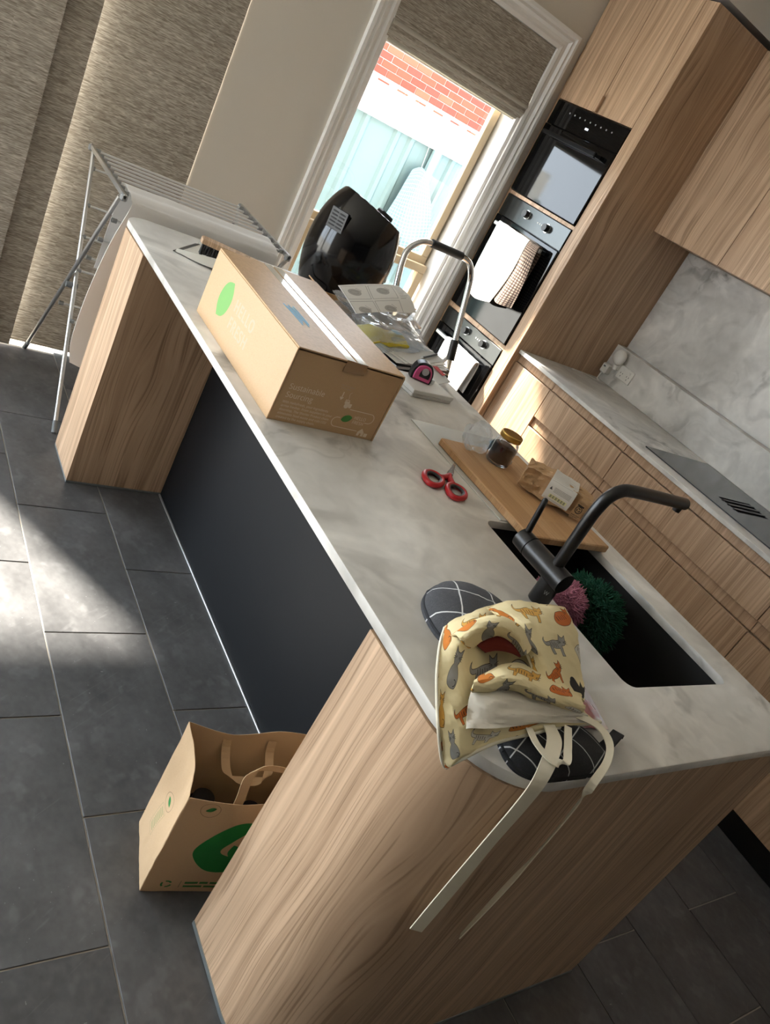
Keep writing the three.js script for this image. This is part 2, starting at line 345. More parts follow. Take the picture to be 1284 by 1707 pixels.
{ // kitchen window: moulded architrave, reveal, timber sashes, panes
  const w = structure('window_1', [1.49, WIN.y0, ZW]);
  const prof = [[0, 0], [0, 0.014], [0.018, 0.018], [0.03, 0.012], [0.045, 0.013], [0.058, 0.024], [0.07, 0.019], [0.08, 0.028], [0.095, 0.028], [0.095, 0]];
  const sh = new THREE.Shape(prof.map((p) => new THREE.Vector2(...p)));
  const strip = (len, cut0, cut1) => { // profile swept along +y with mitred ends
    const g = new THREE.ExtrudeGeometry(sh, { depth: len, bevelEnabled: false, steps: 1 }), p = g.attributes.position;
    for (let i = 0; i < p.count; i++) { const a = p.getX(i), h = p.getY(i), t = p.getZ(i); p.setXYZ(i, a, t < len / 2 ? -a * cut0 : len + a * cut1, h); }
    g.computeVertexNormals(); const idx = g.index ? g.toNonIndexed() : g; return toCreasedNormals(metreUV(idx), 0.5);
  };
  const H = WIN.y1 - WIN.y0, Wd = WIN.x1 - WIN.x0;
  const fix = (g) => { const p = g.attributes.position; const a = g.attributes.position.array; for (let i = 0; i < p.count; i += 3) for (let k = 0; k < 3; k++) { const h = a[(i + 1) * 3 + k]; a[(i + 1) * 3 + k] = a[(i + 2) * 3 + k]; a[(i + 2) * 3 + k] = h; } g.computeVertexNormals(); return toCreasedNormals(g, 0.5); };
  let g = strip(H, 0, 1); g.translate(WIN.x1, WIN.y0, ZW); part('architrave', g, trimPaint, w);
  g = strip(H, 0, 1); g.scale(-1, 1, 1); g = fix(g); g.translate(WIN.x0, WIN.y0, ZW); part('architrave', g, trimPaint, w);
  g = strip(Wd, 1, 1); g.rotateZ(-Math.PI / 2); g.scale(1, -1, 1); g = fix(g); g.translate(WIN.x0, WIN.y1, ZW); part('architrave', g, trimPaint, w);
  part('sill_board', box(WIN.x0 - 0.12, WIN.x1 + 0.07, WIN.y0 - 0.03, WIN.y0, ZW - 0.1, ZW + 0.05, 0.004), trimPaint, w);
  part('jamb', box(WIN.x0, WIN.x0 + 0.02, WIN.y0, WIN.y1, ZW - 0.2, ZW, 0.002), trimPaint, w); part('jamb', box(WIN.x1 - 0.02, WIN.x1, WIN.y0, WIN.y1, ZW - 0.2, ZW, 0.002), trimPaint, w);
  part('head_jamb', box(WIN.x0, WIN.x1, WIN.y1 - 0.02, WIN.y1, ZW - 0.2, ZW, 0.002), trimPaint, w);
  // upper sash (outer) and lower sash (inner)
  const sash = (name, x0, x1, y0, y1, z0, z1, rail) => {
    const s = part(name, box(x0, x1, y0, y0 + rail, z0, z1, 0.003), timber, w, 'pale timber sash');
    part('stile', box(x0, x0 + 0.045, y0 + rail, y1 - 0.045, z0, z1, 0.003), timber, s); part('stile', box(x1 - 0.045, x1, y0 + rail, y1 - 0.045, z0, z1, 0.003), timber, s);
    part('top_rail', box(x0, x1, y1 - 0.045, y1, z0, z1, 0.003), timber, s);
    const p = new THREE.PlaneGeometry(x1 - x0 - 0.09, y1 - y0 - rail - 0.045); p.translate((x0 + x1) / 2, (y0 + rail + y1 - 0.045) / 2, (z0 + z1) / 2); part('pane', p, glass, s);
  };
  sash('upper_sash', WIN.x0 + 0.035, WIN.x1 - 0.035, 0.945, WIN.y1 - 0.02, ZW - 0.15, ZW - 0.115, 0.085);
  sash('lower_sash', WIN.x0 + 0.035, WIN.x1 - 0.035, WIN.y0 + 0.005, 0.99, ZW - 0.11, ZW - 0.075, 0.09);
  for (const x of [WIN.x0 + 0.02, WIN.x1 - 0.05]) part('parting_bead', box(x, x + 0.03, WIN.y0 + 0.005, WIN.y1 - 0.02, ZW - 0.175, ZW - 0.152, 0.002), timber, w);
  const latch = part('sash_lock', box(1.47, 1.52, 0.992, 1.006, ZW - 0.112, ZW - 0.085, 0.002), std({ color: '#c9b37a', metalness: 1, roughness: 0.3 }), w);
  part('lock_lever', cyl(0.006, 0.004, [1.49, 1.008, ZW - 0.1], [1.53, 1.014, ZW - 0.09], 10), latch.material, latch);
}
{ // roman blind, part-raised
  const b = thing('roman_blind', 'taupe woven roman blind drawn half up in the white window frame', 'blind', [1.49, 1.85, ZW]);
  const x0 = WIN.x0 + 0.003, x1 = WIN.x1 - 0.003;
  part('head_rail', box(x0 + 0.02, x1 - 0.02, 2.155, 2.188, ZW - 0.062, ZW - 0.008), trimPaint, b);
  part('face', metreUV(cloth([[[x0, 2.207, ZW + 0.002], [x1, 2.207, ZW + 0.002]], [[x0, 2.05, ZW + 0.002], [x1, 2.05, ZW + 0.002]], [[x0, 1.96, ZW + 0.012], [x1, 1.96, ZW + 0.012]], [[x0, 1.93, ZW + 0.016], [x1, 1.93, ZW + 0.016]]], 6, 20, 0.003)), weaveFine, b);
  part('bottom_hem', cyl(0.011, 0.011, [x0, 1.921, ZW + 0.012], [x1, 1.921, ZW + 0.012], 16), hemFabric, b, 'pale rounded hem');
  for (let i = 0; i < 4; i++) { const y = 1.895 - i * 0.012, z = ZW + 0.012 - i * 0.006; part('fold', metreUV(cloth([[[x0, y + 0.03, z], [x1, y + 0.03, z]], [[x0, y, z + 0.004], [x1, y, z + 0.004]], [[x0, y - 0.008, z - 0.003], [x1, y - 0.008, z - 0.003]], [[x0, y + 0.025, z - 0.008], [x1, y + 0.025, z - 0.008]]], 4, 14, 0.002)), i % 2 ? hemFabric : weaveFine, b); }
  part('fold_bar', box(x0, x1, 1.842, 1.858, ZW - 0.05, ZW - 0.02, 0.003), hemFabric, b);
}
{ // panel blinds over the glazed doors; white backing faces the glass
  const panel = (label, x0, x1, z, group) => {
    const b = thing('panel_blind', label, 'blind', [(x0 + x1) / 2, 0.02, z], 'panel blinds over the glazed doors');
    part('fabric', box(x0, x1, 0.022, 2.58, z + 0.0012, z + 0.003, 0.0004), weave, b); part('backing', box(x0, x1, 0.022, 2.58, z - 0.001, z + 0.001, 0.0004), blackout, b, 'white backing');
    part('track_batten', box(x0, x1, 2.58, 2.60, z - 0.006, z + 0.008), trimPaint, b); part('bottom_bar', box(x0, x1, 0.016, 0.030, z - 0.005, z + 0.005, 0.002), weave, b);
  };
  panel('taupe woven panel blind hanging in front of its neighbours', -0.83, -0.21, ZW + 0.10);
  panel('taupe woven panel blind hanging between the two other panels', -0.80, -0.085, ZW + 0.065);
  panel('taupe woven panel blind beside the plain painted wall and clothes airer', -0.17, 0.442, ZW + 0.004);
}

// ------------------------------------------------------------------ outside
{
  const paving = std({ map: scaled(tex(256, 256, (u, v) => { const d = (fbm(u * 16, v * 16, 16, 16, 4, 3) - 0.5) * 50; return [176 + d, 172 + d, 164 + d]; }), 1, 1), roughness: 0.95 });
  const y = thing('paved_yard', 'pale concrete yard paving outside the window', 'paving', [0, -0.2, -6]); part('paving_surface', box(-14, 12, -0.2, -0.04, -16, ZW - 0.2, 0), paving, y); part('paving_surface', box(-14, XL - 0.2, -0.2, -0.04, ZW - 0.2, 10, 0), paving, y);
  // sheet fence with ribs and a white slotted capping
  const sheet = std({ color: '#566b6d', roughness: 0.55 }), post = std({ color: '#7b9092', roughness: 0.5 }), white = std({ color: '#f4f4f0', roughness: 0.6 });
  const f = thing('sheet_fence', 'pale grey-green ribbed metal fence with white slotted capping', 'fence', [1.5, -0.04, -4.5]);
  const rib = new THREE.Shape(); rib.moveTo(0, 0); [[0.02, 0.018], [0.05, 0.018], [0.07, 0], [0.27, 0], [0.29, 0.018], [0.32, 0.018], [0.34, 0], [0.40, 0], [0.40, -0.004], [0, -0.004]].forEach((p) => rib.lineTo(...p));
  const sg = new THREE.ExtrudeGeometry(rib, { depth: 1.56, bevelEnabled: false }); sg.rotateX(-Math.PI / 2);
  sg.scale(1, 1, -1); { const a = sg.index ? sg.toNonIndexed() : sg; const p = a.attributes.position.array; for (let i = 0; i < p.length; i += 9) for (let k = 0; k < 3; k++) { const h = p[i + 3 + k]; p[i + 3 + k] = p[i + 6 + k]; p[i + 6 + k] = h; } a.computeVertexNormals(); for (let x = 0.4; x < 7; x += 0.4) piece('sheet', a, sheet, f, x, -0.04, -4.5); }
  for (let x = 0.43; x < 7.2; x += 2.22) part('post', box(x - 0.03, x + 0.03, -0.04, 1.54, -4.48, -4.44, 0.003), post, f);
  part('rail', box(0.4, 7, 1.50, 1.545, -4.53, -4.46, 0.004), white, f);
  const cap = rectShape(0.4, 7, 1.545, 1.745);
  for (let x = 1.0; x < 4.4; x += 0.165) cap.holes.push(rectHole(x, x + 0.115, 1.712, 1.726));
  const cg = slab(cap, 0.03); cg.translate(0, 0, -4.52); part('capping', metreUV(cg), white, f);
  // neighbour's brick wall
  const bw = thing('brick_wall', 'orange-red brick wall of the house behind the fence', 'wall', [5, -0.04, -9.1]);
  const mortar = std({ color: '#8f8178', roughness: 0.95 }), bcol = ['#9c3e2a', '#8e3626', '#a84c36', '#86382a', '#a04430'].map((c) => std({ color: c, roughness: 0.9 }));
  part('mortar', box(0.5, 10, -0.04, 2.78, -9.3, -9.1, 0), mortar, bw);
  const bg = cbox(0.23, 0.076, 0.06, 0.004), rest = bcol.map(() => []);
  for (let r = 0; r < 33; r++) for (let c = 0; c < 40; c++) {
    const x = 0.62 + c * 0.24 + (r & 1 ? 0.12 : 0), yy = 0.0 + r * 0.086, k = Math.floor(rnd() * 5); if (x > 9.85) continue;
    const z = -9.1 - 0.022 + rr(-0.003, 0.003);
    if (x > 3.9 && x < 6.7 && yy > 1.55 && yy < 2.5) piece('brick', bg, bcol[k], bw, x, yy, z); else { const g = bg.clone(); g.translate(x, yy, z); rest[k].push(g); }
  }
  rest.forEach((l, k) => { const m = part('far_bricks', merge(l), bcol[k], bw); m.userData.kind = 'stuff'; });
  // checked cloth hung on the fence
  const chk = canvasTex(128, 128, (g) => { g.fillStyle = '#566a6f'; g.fillRect(0, 0, 128, 128); g.strokeStyle = '#6f8387'; g.lineWidth = 4; for (let i = 0; i <= 128; i += 16) { g.beginPath(); g.moveTo(i, 0); g.lineTo(i, 128); g.moveTo(0, i); g.lineTo(128, i); g.stroke(); } });
  const cv = thing('fence_cloth', 'pale checked cloth hung on the fence outside the window', 'cloth', [2.65, 0.7, -4.43]);
  part('drape', cloth([[[2.5, 1.32, -4.43], [2.56, 1.36, -4.42], [2.64, 1.33, -4.43]], [[2.47, 1.1, -4.42], [2.6, 1.12, -4.41], [2.78, 1.15, -4.42]], [[2.44, 0.9, -4.42], [2.66, 0.88, -4.405], [2.9, 0.95, -4.42]], [[2.42, 0.7, -4.425], [2.7, 0.68, -4.41], [2.98, 0.74, -4.425]]], 16, 20, 0.004, 0.006, 4), std({ map: scaled(chk, 1 / 0.2, 1 / 0.2), roughness: 0.95 }), cv);
  part('hook', cyl(0.004, 0.004, [2.56, 1.35, -4.425], [2.56, 1.52, -4.455], 8), greyPlastic, cv);
}

// ------------------------------------------------------------------ kitchen run along the right wall
const ZT = -2.185, XT = 2.086;
{ // bulkhead above the cabinets
  const t = structure('trim_1', [2.4, 2.63, -1]); part('bulkhead', box(2.12, XW, 2.632, YC, ZW, ZT - 0.012, 0), ceilingPaint, t); part('bulkhead', box(2.54, XW, 2.632, YC, ZT - 0.012, 1.6, 0), ceilingPaint, t);
}
{ // oven tower
  const t = thing('oven_tower_cabinet', 'tall oak cabinet housing three black ovens', 'cabinet', [2.47, 0, -2.52]);
  part('side_panel', box(XT, XW, 0, 2.60, ZT - 0.018, ZT, 0.001, 0.31, 0.2), oak, t, 'wide oak end panel');
  part('front_stile', box(XT, XT + 0.03, 0, 2.60, -2.266, ZT - 0.0185, 0.001, 0.1), oak, t); part('front_stile', box(XT, XT + 0.03, 0, 2.60, -2.853, -2.836, 0.001), oak, t);
  part('rail', box(XT, XT + 0.03, 1.535, 1.553, -2.836, -2.266, 0.001, 0, 0.4), oak, t); part('rail', box(XT, XT + 0.03, 0.862, 0.888, -2.836, -2.266, 0.001, 0, 0.7), oak, t);
  part('rail', box(XT, XT + 0.03, 0, 0.21, -2.836, -2.266, 0.001, 0.2), oak, t);
  part('carcass', box(XT + 0.54, XW - 0.01, 0.02, 2.58, -2.85, ZT - 0.02, 0.001), oak, t);
  const d1 = part('door', box(XT - 0.001, XT + 0.02, 2.038, 2.597, -2.835, -2.5485, 0.001, 0.55, 0.3), oak, t), d2 = part('door', box(XT - 0.001, XT + 0.02, 2.038, 2.597, -2.5455, -2.2675, 0.001, 0.9, 0.1), oak, t);
  part('edge_pull', box(XT - 0.022, XT - 0.001, 2.039, 2.115, -2.545, -2.527, 0.002, 0.2), oak, d2);
}
const dots = (n, f) => Array.from({ length: n }, (_, i) => f(i));
function oven(label, y0, y1, split, kind) {
  const z0 = -2.834, z1 = -2.268, o = thing('wall_oven', label, 'oven', [2.3, y0, -2.55], 'ovens in the tall cabinet');
  part('body', box(XT + 0.02, XT + 0.53, y0 + 0.004, y1 - 0.004, z0 + 0.01, z1 - 0.01, 0.002), ovenBody, o);
  const d = part('door_glass', box(XT - 0.012, XT + 0.018, y0 + 0.003, split - 0.003, z0 + 0.002, z1 - 0.002, 0.003), ovenGlass, o, 'black glass oven door');
  part('control_panel', box(XT - 0.006, XT + 0.018, split, y1 - 0.002, z0 + 0.002, z1 - 0.002, 0.002), kind === 'touch' ? ovenGlass : std({ color: '#4a4c4b', roughness: 0.16, metalness: 0.7 }), o);
  const hy = split - 0.045;
  part('handle', box(XT - 0.06, XT - 0.04, hy - 0.011, hy + 0.011, z0 + 0.07, z1 - 0.07, 0.004), kind === 'touch' ? std({ color: '#232528', roughness: 0.2, metalness: 0.6 }) : alu, d);
  for (const z of [z0 + 0.085, z1 - 0.085]) part('handle_post', box(XT - 0.045, XT - 0.01, hy - 0.009, hy + 0.009, z - 0.012, z + 0.012, 0.002), matteBlack, d);
  if (kind === 'touch') {
    const ic = std({ color: '#9a9da0', roughness: 0.6 });
    for (let i = 0; i < 9; i++) part('touch_icon', cyl(0.004, 0.004, [XT - 0.0062, 1.992 - 0.0005 * i, -2.7 + i * 0.042], [XT - 0.0072, 1.992 - 0.0005 * i, -2.7 + i * 0.042], 10), ic, o);
    const lit = part('display', box(XT - 0.0075, XT - 0.006, 1.952, 1.962, -2.545, -2.52, 0.0004), std({ color: '#ffffff', emissive: '#dfeaff', emissiveIntensity: 1.2 }), o, 'small lit display');
  } else {
    const ks = kind === 'knobs' ? [[1.486, -2.613], [1.48, -2.428]] : [[0.815, -2.585], [0.82, -2.41]];
    for (const [y, z] of ks) { const k = part('knob', cyl(0.02, 0.018, [XT - 0.006, y, z], [XT - 0.032, y, z], 24), matteBlack, o); part('knob_ring', cyl(0.024, 0.023, [XT - 0.0055, y, z], [XT - 0.010, y, z], 24), chrome, k); }
    const lab = std({ color: '#c9cbc8', roughness: 0.6 });
    for (let i = 0; i < 3; i++) part('marking', box(XT - 0.0068, XT - 0.0058, ks[1][0] - 0.004, ks[1][0] + 0.004, ks[1][1] - 0.085 + i * 0.018, ks[1][1] - 0.079 + i * 0.018, 0.0003), lab, o);
  }
  return o;
}
oven('compact black glass touch-control oven at the top of the tall cabinet', 1.5545, 2.034, 1.914, 'touch');
oven('black oven with two dark knobs in the middle of the tall cabinet', 0.889, 1.5345, 1.42, 'knobs');
oven('black oven at the foot of the tall cabinet below the knobbed oven', 0.212, 0.861, 0.765, 'low');

{ // towels on the oven handles
  const terry = std({ color: '#ece9e2', roughness: 1 });
  const t1 = thing('tea_towel', 'plain white tea towel hung over the middle oven handle', 'towel', [2.03, 1.0, -2.57], 'tea towels on the middle oven');
  part('fabric', cloth([[[2.05, 1.22, -2.71], [2.055, 1.22, -2.6], [2.05, 1.22, -2.44]], [[2.052, 1.37, -2.715], [2.054, 1.37, -2.6], [2.052, 1.37, -2.44]], [[2.036, 1.389, -2.718], [2.036, 1.389, -2.6], [2.036, 1.389, -2.44]], [[2.02, 1.372, -2.72], [2.018, 1.372, -2.6], [2.02, 1.372, -2.435]], [[2.016, 1.2, -2.71], [2.010, 1.2, -2.58], [2.016, 1.2, -2.43]], [[2.014, 1.02, -2.70], [2.006, 1.0, -2.58], [2.014, 1.03, -2.46]]], 20, 40, 0.005, 0.003, 2), terry, t1);
  const chk = canvasTex(256, 256, (g) => { g.fillStyle = '#c9b39d'; g.fillRect(0, 0, 256, 256); g.fillStyle = 'rgba(74,58,54,0.75)'; for (let i = 0; i < 256; i += 32) { g.fillRect(i, 0, 15, 256); g.fillRect(0, i, 256, 15); } });
  const t2 = thing('tea_towel', 'brown checked tea towel hung over the middle oven handle', 'towel', [2.03, 1.0, -2.35], 'tea towels on the middle oven');
  part('fabric', cloth([[[2.056, 1.2, -2.45], [2.06, 1.2, -2.4], [2.056, 1.2, -2.345]], [[2.053, 1.37, -2.434], [2.055, 1.37, -2.39], [2.053, 1.37, -2.345]], [[2.036, 1.389, -2.434], [2.036, 1.389, -2.39], [2.036, 1.389, -2.345]], [[2.02, 1.37, -2.432], [2.017, 1.37, -2.39], [2.02, 1.37, -2.345]], [[2.026, 1.2, -2.45], [2.012, 1.2, -2.39], [2.03, 1.2, -2.32]], [[2.026, 1.06, -2.46], [2.004, 1.05, -2.40], [2.034, 1.07, -2.315]]], 20, 40, 0.004, 0.004, 6), std({ map: scaled(chk, 1 / 0.075, 1 / 0.075), roughness: 1 }), t2);
  const waffle = canvasTex(128, 128, (g) => { g.fillStyle = '#dfe3e6'; g.fillRect(0, 0, 128, 128); g.strokeStyle = '#c3cbd2'; g.lineWidth = 3; for (let i = 0; i <= 128; i += 16) { g.beginPath(); g.moveTo(i, 0); g.lineTo(i, 128); g.stroke(); } });
  const t3 = thing('hand_towel', 'pale ribbed towel hung over the lowest oven handle', 'towel', [2.03, 0.5, -2.48]);
  part('fabric', cloth([[[2.052, 0.55, -2.63], [2.056, 0.55, -2.5], [2.052, 0.55, -2.335]], [[2.052, 0.715, -2.635], [2.054, 0.715, -2.5], [2.052, 0.715, -2.335]], [[2.036, 0.7345, -2.637], [2.036, 0.7345, -2.5], [2.036, 0.7345, -2.335]], [[2.018, 0.716, -2.64], [2.016, 0.716, -2.5], [2.018, 0.716, -2.33]], [[2.014, 0.6, -2.635], [2.008, 0.6, -2.49], [2.014, 0.6, -2.34]], [[2.012, 0.46, -2.62], [2.004, 0.45, -2.49], [2.012, 0.47, -2.35]]], 20, 40, 0.006, 0.003, 9), std({ map: scaled(waffle, 1 / 0.09, 1 / 0.09), roughness: 1 }), t3);
}
const XD = 2.126, ZE = 1.45;
{ // base units
  const kick = std({ color: '#0e0f11', roughness: 0.35 });
  const k = thing('kickboard', 'glossy black kickboard below the oak drawers', 'kickboard', [2.14, 0, -0.4]); part('board', box(XD + 0.012, XD + 0.03, 0.001, 0.1, ZT + 0.002, ZE, 0.001), kick, k);
  const unit = (label, z0, z1, kind, g) => {
    const c = thing('drawer_unit', label, 'cabinet', [2.45, 0.1, (z0 + z1) / 2], 'base units along the wall');
    part('carcass', box(XD + 0.045, XW - 0.01, 0.102, 0.896, z0 + 0.001, z1 - 0.001, 0.001, rnd(), 0), oakPink, c);
    part('finger_channel', box(XD + 0.012, XD + 0.044, 0.857, 0.8995, z0 + 0.001, z1 - 0.001, 0.001, rnd(), 0.3), oakPink, c, 'recessed oak finger channel');
    if (kind === 'door') part('door', box(XD, XD + 0.02, 0.103, 0.853, z0 + 0.0015, z1 - 0.0015, 0.001, rnd(), rnd()), oakPink, c);
    else {
      part('drawer_front', box(XD, XD + 0.02, 0.702, 0.853, z0 + 0.0015, z1 - 0.0015, 0.001, rnd(), rnd()), oakPink, c);
      part('finger_channel', box(XD + 0.014, XD + 0.044, 0.65, 0.70, z0 + 0.001, z1 - 0.001, 0.001, rnd(), 0.3), oakPink, c, 'recessed oak finger channel');
      part('drawer_front', box(XD, XD + 0.02, 0.103, 0.645, z0 + 0.0015, z1 - 0.0015, 0.001, rnd(), rnd()), oakPink, c);
    }
  };
  unit('narrow oak base cupboard touching the tall oven cabinet', ZT + 0.002, -1.876, 'door');
  unit('oak drawer unit next to the narrow base cupboard', -1.875, -1.32, 'drawers');
  unit('wide oak drawer unit below the black cooktop', -1.319, -0.385, 'drawers');
  unit('oak drawer unit across the aisle from the sink', -0.384, 0.545, 'drawers');
  unit('oak drawer unit at the run end across from the island end panel', 0.546, ZE, 'drawers');
  const w = thing('back_worktop', 'grey marbled worktop along the wall with the cooktop', 'worktop', [2.45, 0.9, -0.4]);
  part('slab', box(2.111, XW - 0.002, 0.9, 0.92, ZT + 0.001, ZE, 0.002, 0.3, 0.2), stone, w);
  const u = thing('stone_upstand', 'boxed-out marbled stone ledge behind the cooktop', 'upstand', [2.8, 0.92, -0.4]); part('ledge', box(2.76, XW - 0.006, 0.9205, 1.134, ZT + 0.001, ZE, 0.002, 0.9, 0.5), splashStone, u);
  const sp = thing('splashback', 'grey marbled stone splashback between ledge and overhead cupboards', 'splashback', [2.85, 1.134, -0.4]); part('slab', box(XW - 0.012, XW - 0.001, 1.1345, 1.711, ZT + 0.001, ZE, 0.001, 0.2, 0.1), splashStone, sp);
}
{ // overhead cupboards
  const zs = [ZT + 0.001, -1.735, -1.285, -0.835, -0.385, 0.065, 0.515, 0.965];
  const lab = ['oak overhead cupboard beside the tall oven cabinet', 'oak overhead cupboard second from the tall oven cabinet', 'oak overhead cupboard third from the tall oven cabinet', 'oak overhead cupboard fourth from the tall oven cabinet', 'oak overhead cupboard fifth from the tall oven cabinet', 'oak overhead cupboard sixth from the tall oven cabinet', 'oak overhead cupboard at the far end of the overhead row'];
  for (let i = 0; i < 7; i++) {
    const c = thing('overhead_cupboard', lab[i], 'cupboard', [2.68, 1.712, (zs[i] + zs[i + 1]) / 2], 'overhead cupboards');
    part('carcass', box(2.524, XW - 0.002, 1.714, 2.597, zs[i] + 0.001, zs[i + 1] - 0.001, 0.001, rnd(), 0), oak, c);
    part('door', box(2.503, 2.522, 1.712, 2.597, zs[i] + 0.0015, zs[i + 1] - 0.0015, 0.001, rnd(), rnd()), oak, c);
  }
}
{ // cooktop with downdraft vent
  const c = thing('cooktop', 'dark glass induction cooktop with slotted downdraft vent', 'cooktop', [2.48, 0.92, -0.87]);
  const s = rectShape(-2.735, -2.205, -1.285, -0.455);
  const sl = []; for (let i = 0; i < 4; i++) s.holes.push(rectHole(-2.60, -2.33, -0.925 + i * 0.032, -0.907 + i * 0.032));
  const g = slab(s, 0.005); g.rotateX(-Math.PI / 2); g.scale(-1, 1, -1); g.rotateY(0); g.translate(0, 0.9203, 0); part('glass_plate', metreUV(toCreasedNormals(g.index ? g.toNonIndexed() : g, 0.1)), std({ color: '#2a2c2e', roughness: 0.12 }), c);
  part('vent_well', box(2.32, 2.61, 0.9202, 0.9212, -0.94, -0.79, 0), blackGap, c);
  for (let i = 0; i < 3; i++) part('vent_slat', box(2.33, 2.60, 0.9254, 0.9285, -0.9055 + i * 0.032, -0.8945 + i * 0.032, 0.001), matteBlack, c);
}
{ // sockets, plug-in things and cable
  const s = thing('double_socket', 'white double power socket on the stone ledge', 'socket', [2.757, 0.985, -2.02]);
  part('plate', box(2.752, 2.7598, 0.985, 1.06, -2.075, -1.965, 0.003), whitePlastic, s);
  for (const z of [-2.045, -1.995]) { const q = part('switch', box(2.749, 2.752, 1.035, 1.048, z - 0.008, z + 0.008, 0.001), whitePlastic, s); for (const [a, b] of [[-0.008, 0.012], [0.008, 0.012], [0, -0.004]]) part('pin_slot', box(2.7512, 2.7522, 1.008 + b - 0.004, 1.008 + b + 0.004, z + a - 0.0012, z + a + 0.0012, 0), blackGap, s); }
  const n = thing('plug_in_diffuser', 'round white plug-in unit above the power socket', 'plug', [2.735, 1.05, -2.105]);
  part('body', (() => { const g = new THREE.SphereGeometry(0.042, 32, 20); g.scale(0.62, 1.05, 0.95); g.translate(2.728, 1.085, -2.095); return g; })(), whitePlastic, n); part('neck', cyl(0.014, 0.014, [2.73, 1.04, -2.09], [2.73, 1.015, -2.088], 16), whitePlastic, n); part('mount', box(2.735, 2.7597, 1.02, 1.09, -2.115, -2.075, 0.003), whitePlastic, n);
  const a = thing('charger_plug', 'boxy white charger plugged in beside the double socket', 'plug', [2.735, 0.965, -2.145]); part('body', box(2.715, 2.7597, 0.965, 1.02, -2.165, -2.12, 0.006), whitePlastic, a); part('port', box(2.713, 2.7152, 1.0, 1.008, -2.15, -2.136, 0.0005), greyPlastic, a);
  const c = thing('charger_cable', 'thin white cable curling on the worktop by the socket', 'cable', [2.66, 0.92, -2.14]); part('wire', tube([[2.7245, 0.964, -2.143], [2.70, 0.93, -2.13], [2.69, 0.923, -2.10], [2.65, 0.9225, -2.13], [2.60, 0.9225, -2.165], [2.58, 0.9225, -2.14], [2.53, 0.9225, -2.155]], 0.0022, 60, 8), whitePlastic, c); part('connector', box(2.505, 2.53, 0.9203, 0.9265, -2.16, -2.15, 0.001), whitePlastic, c);
}

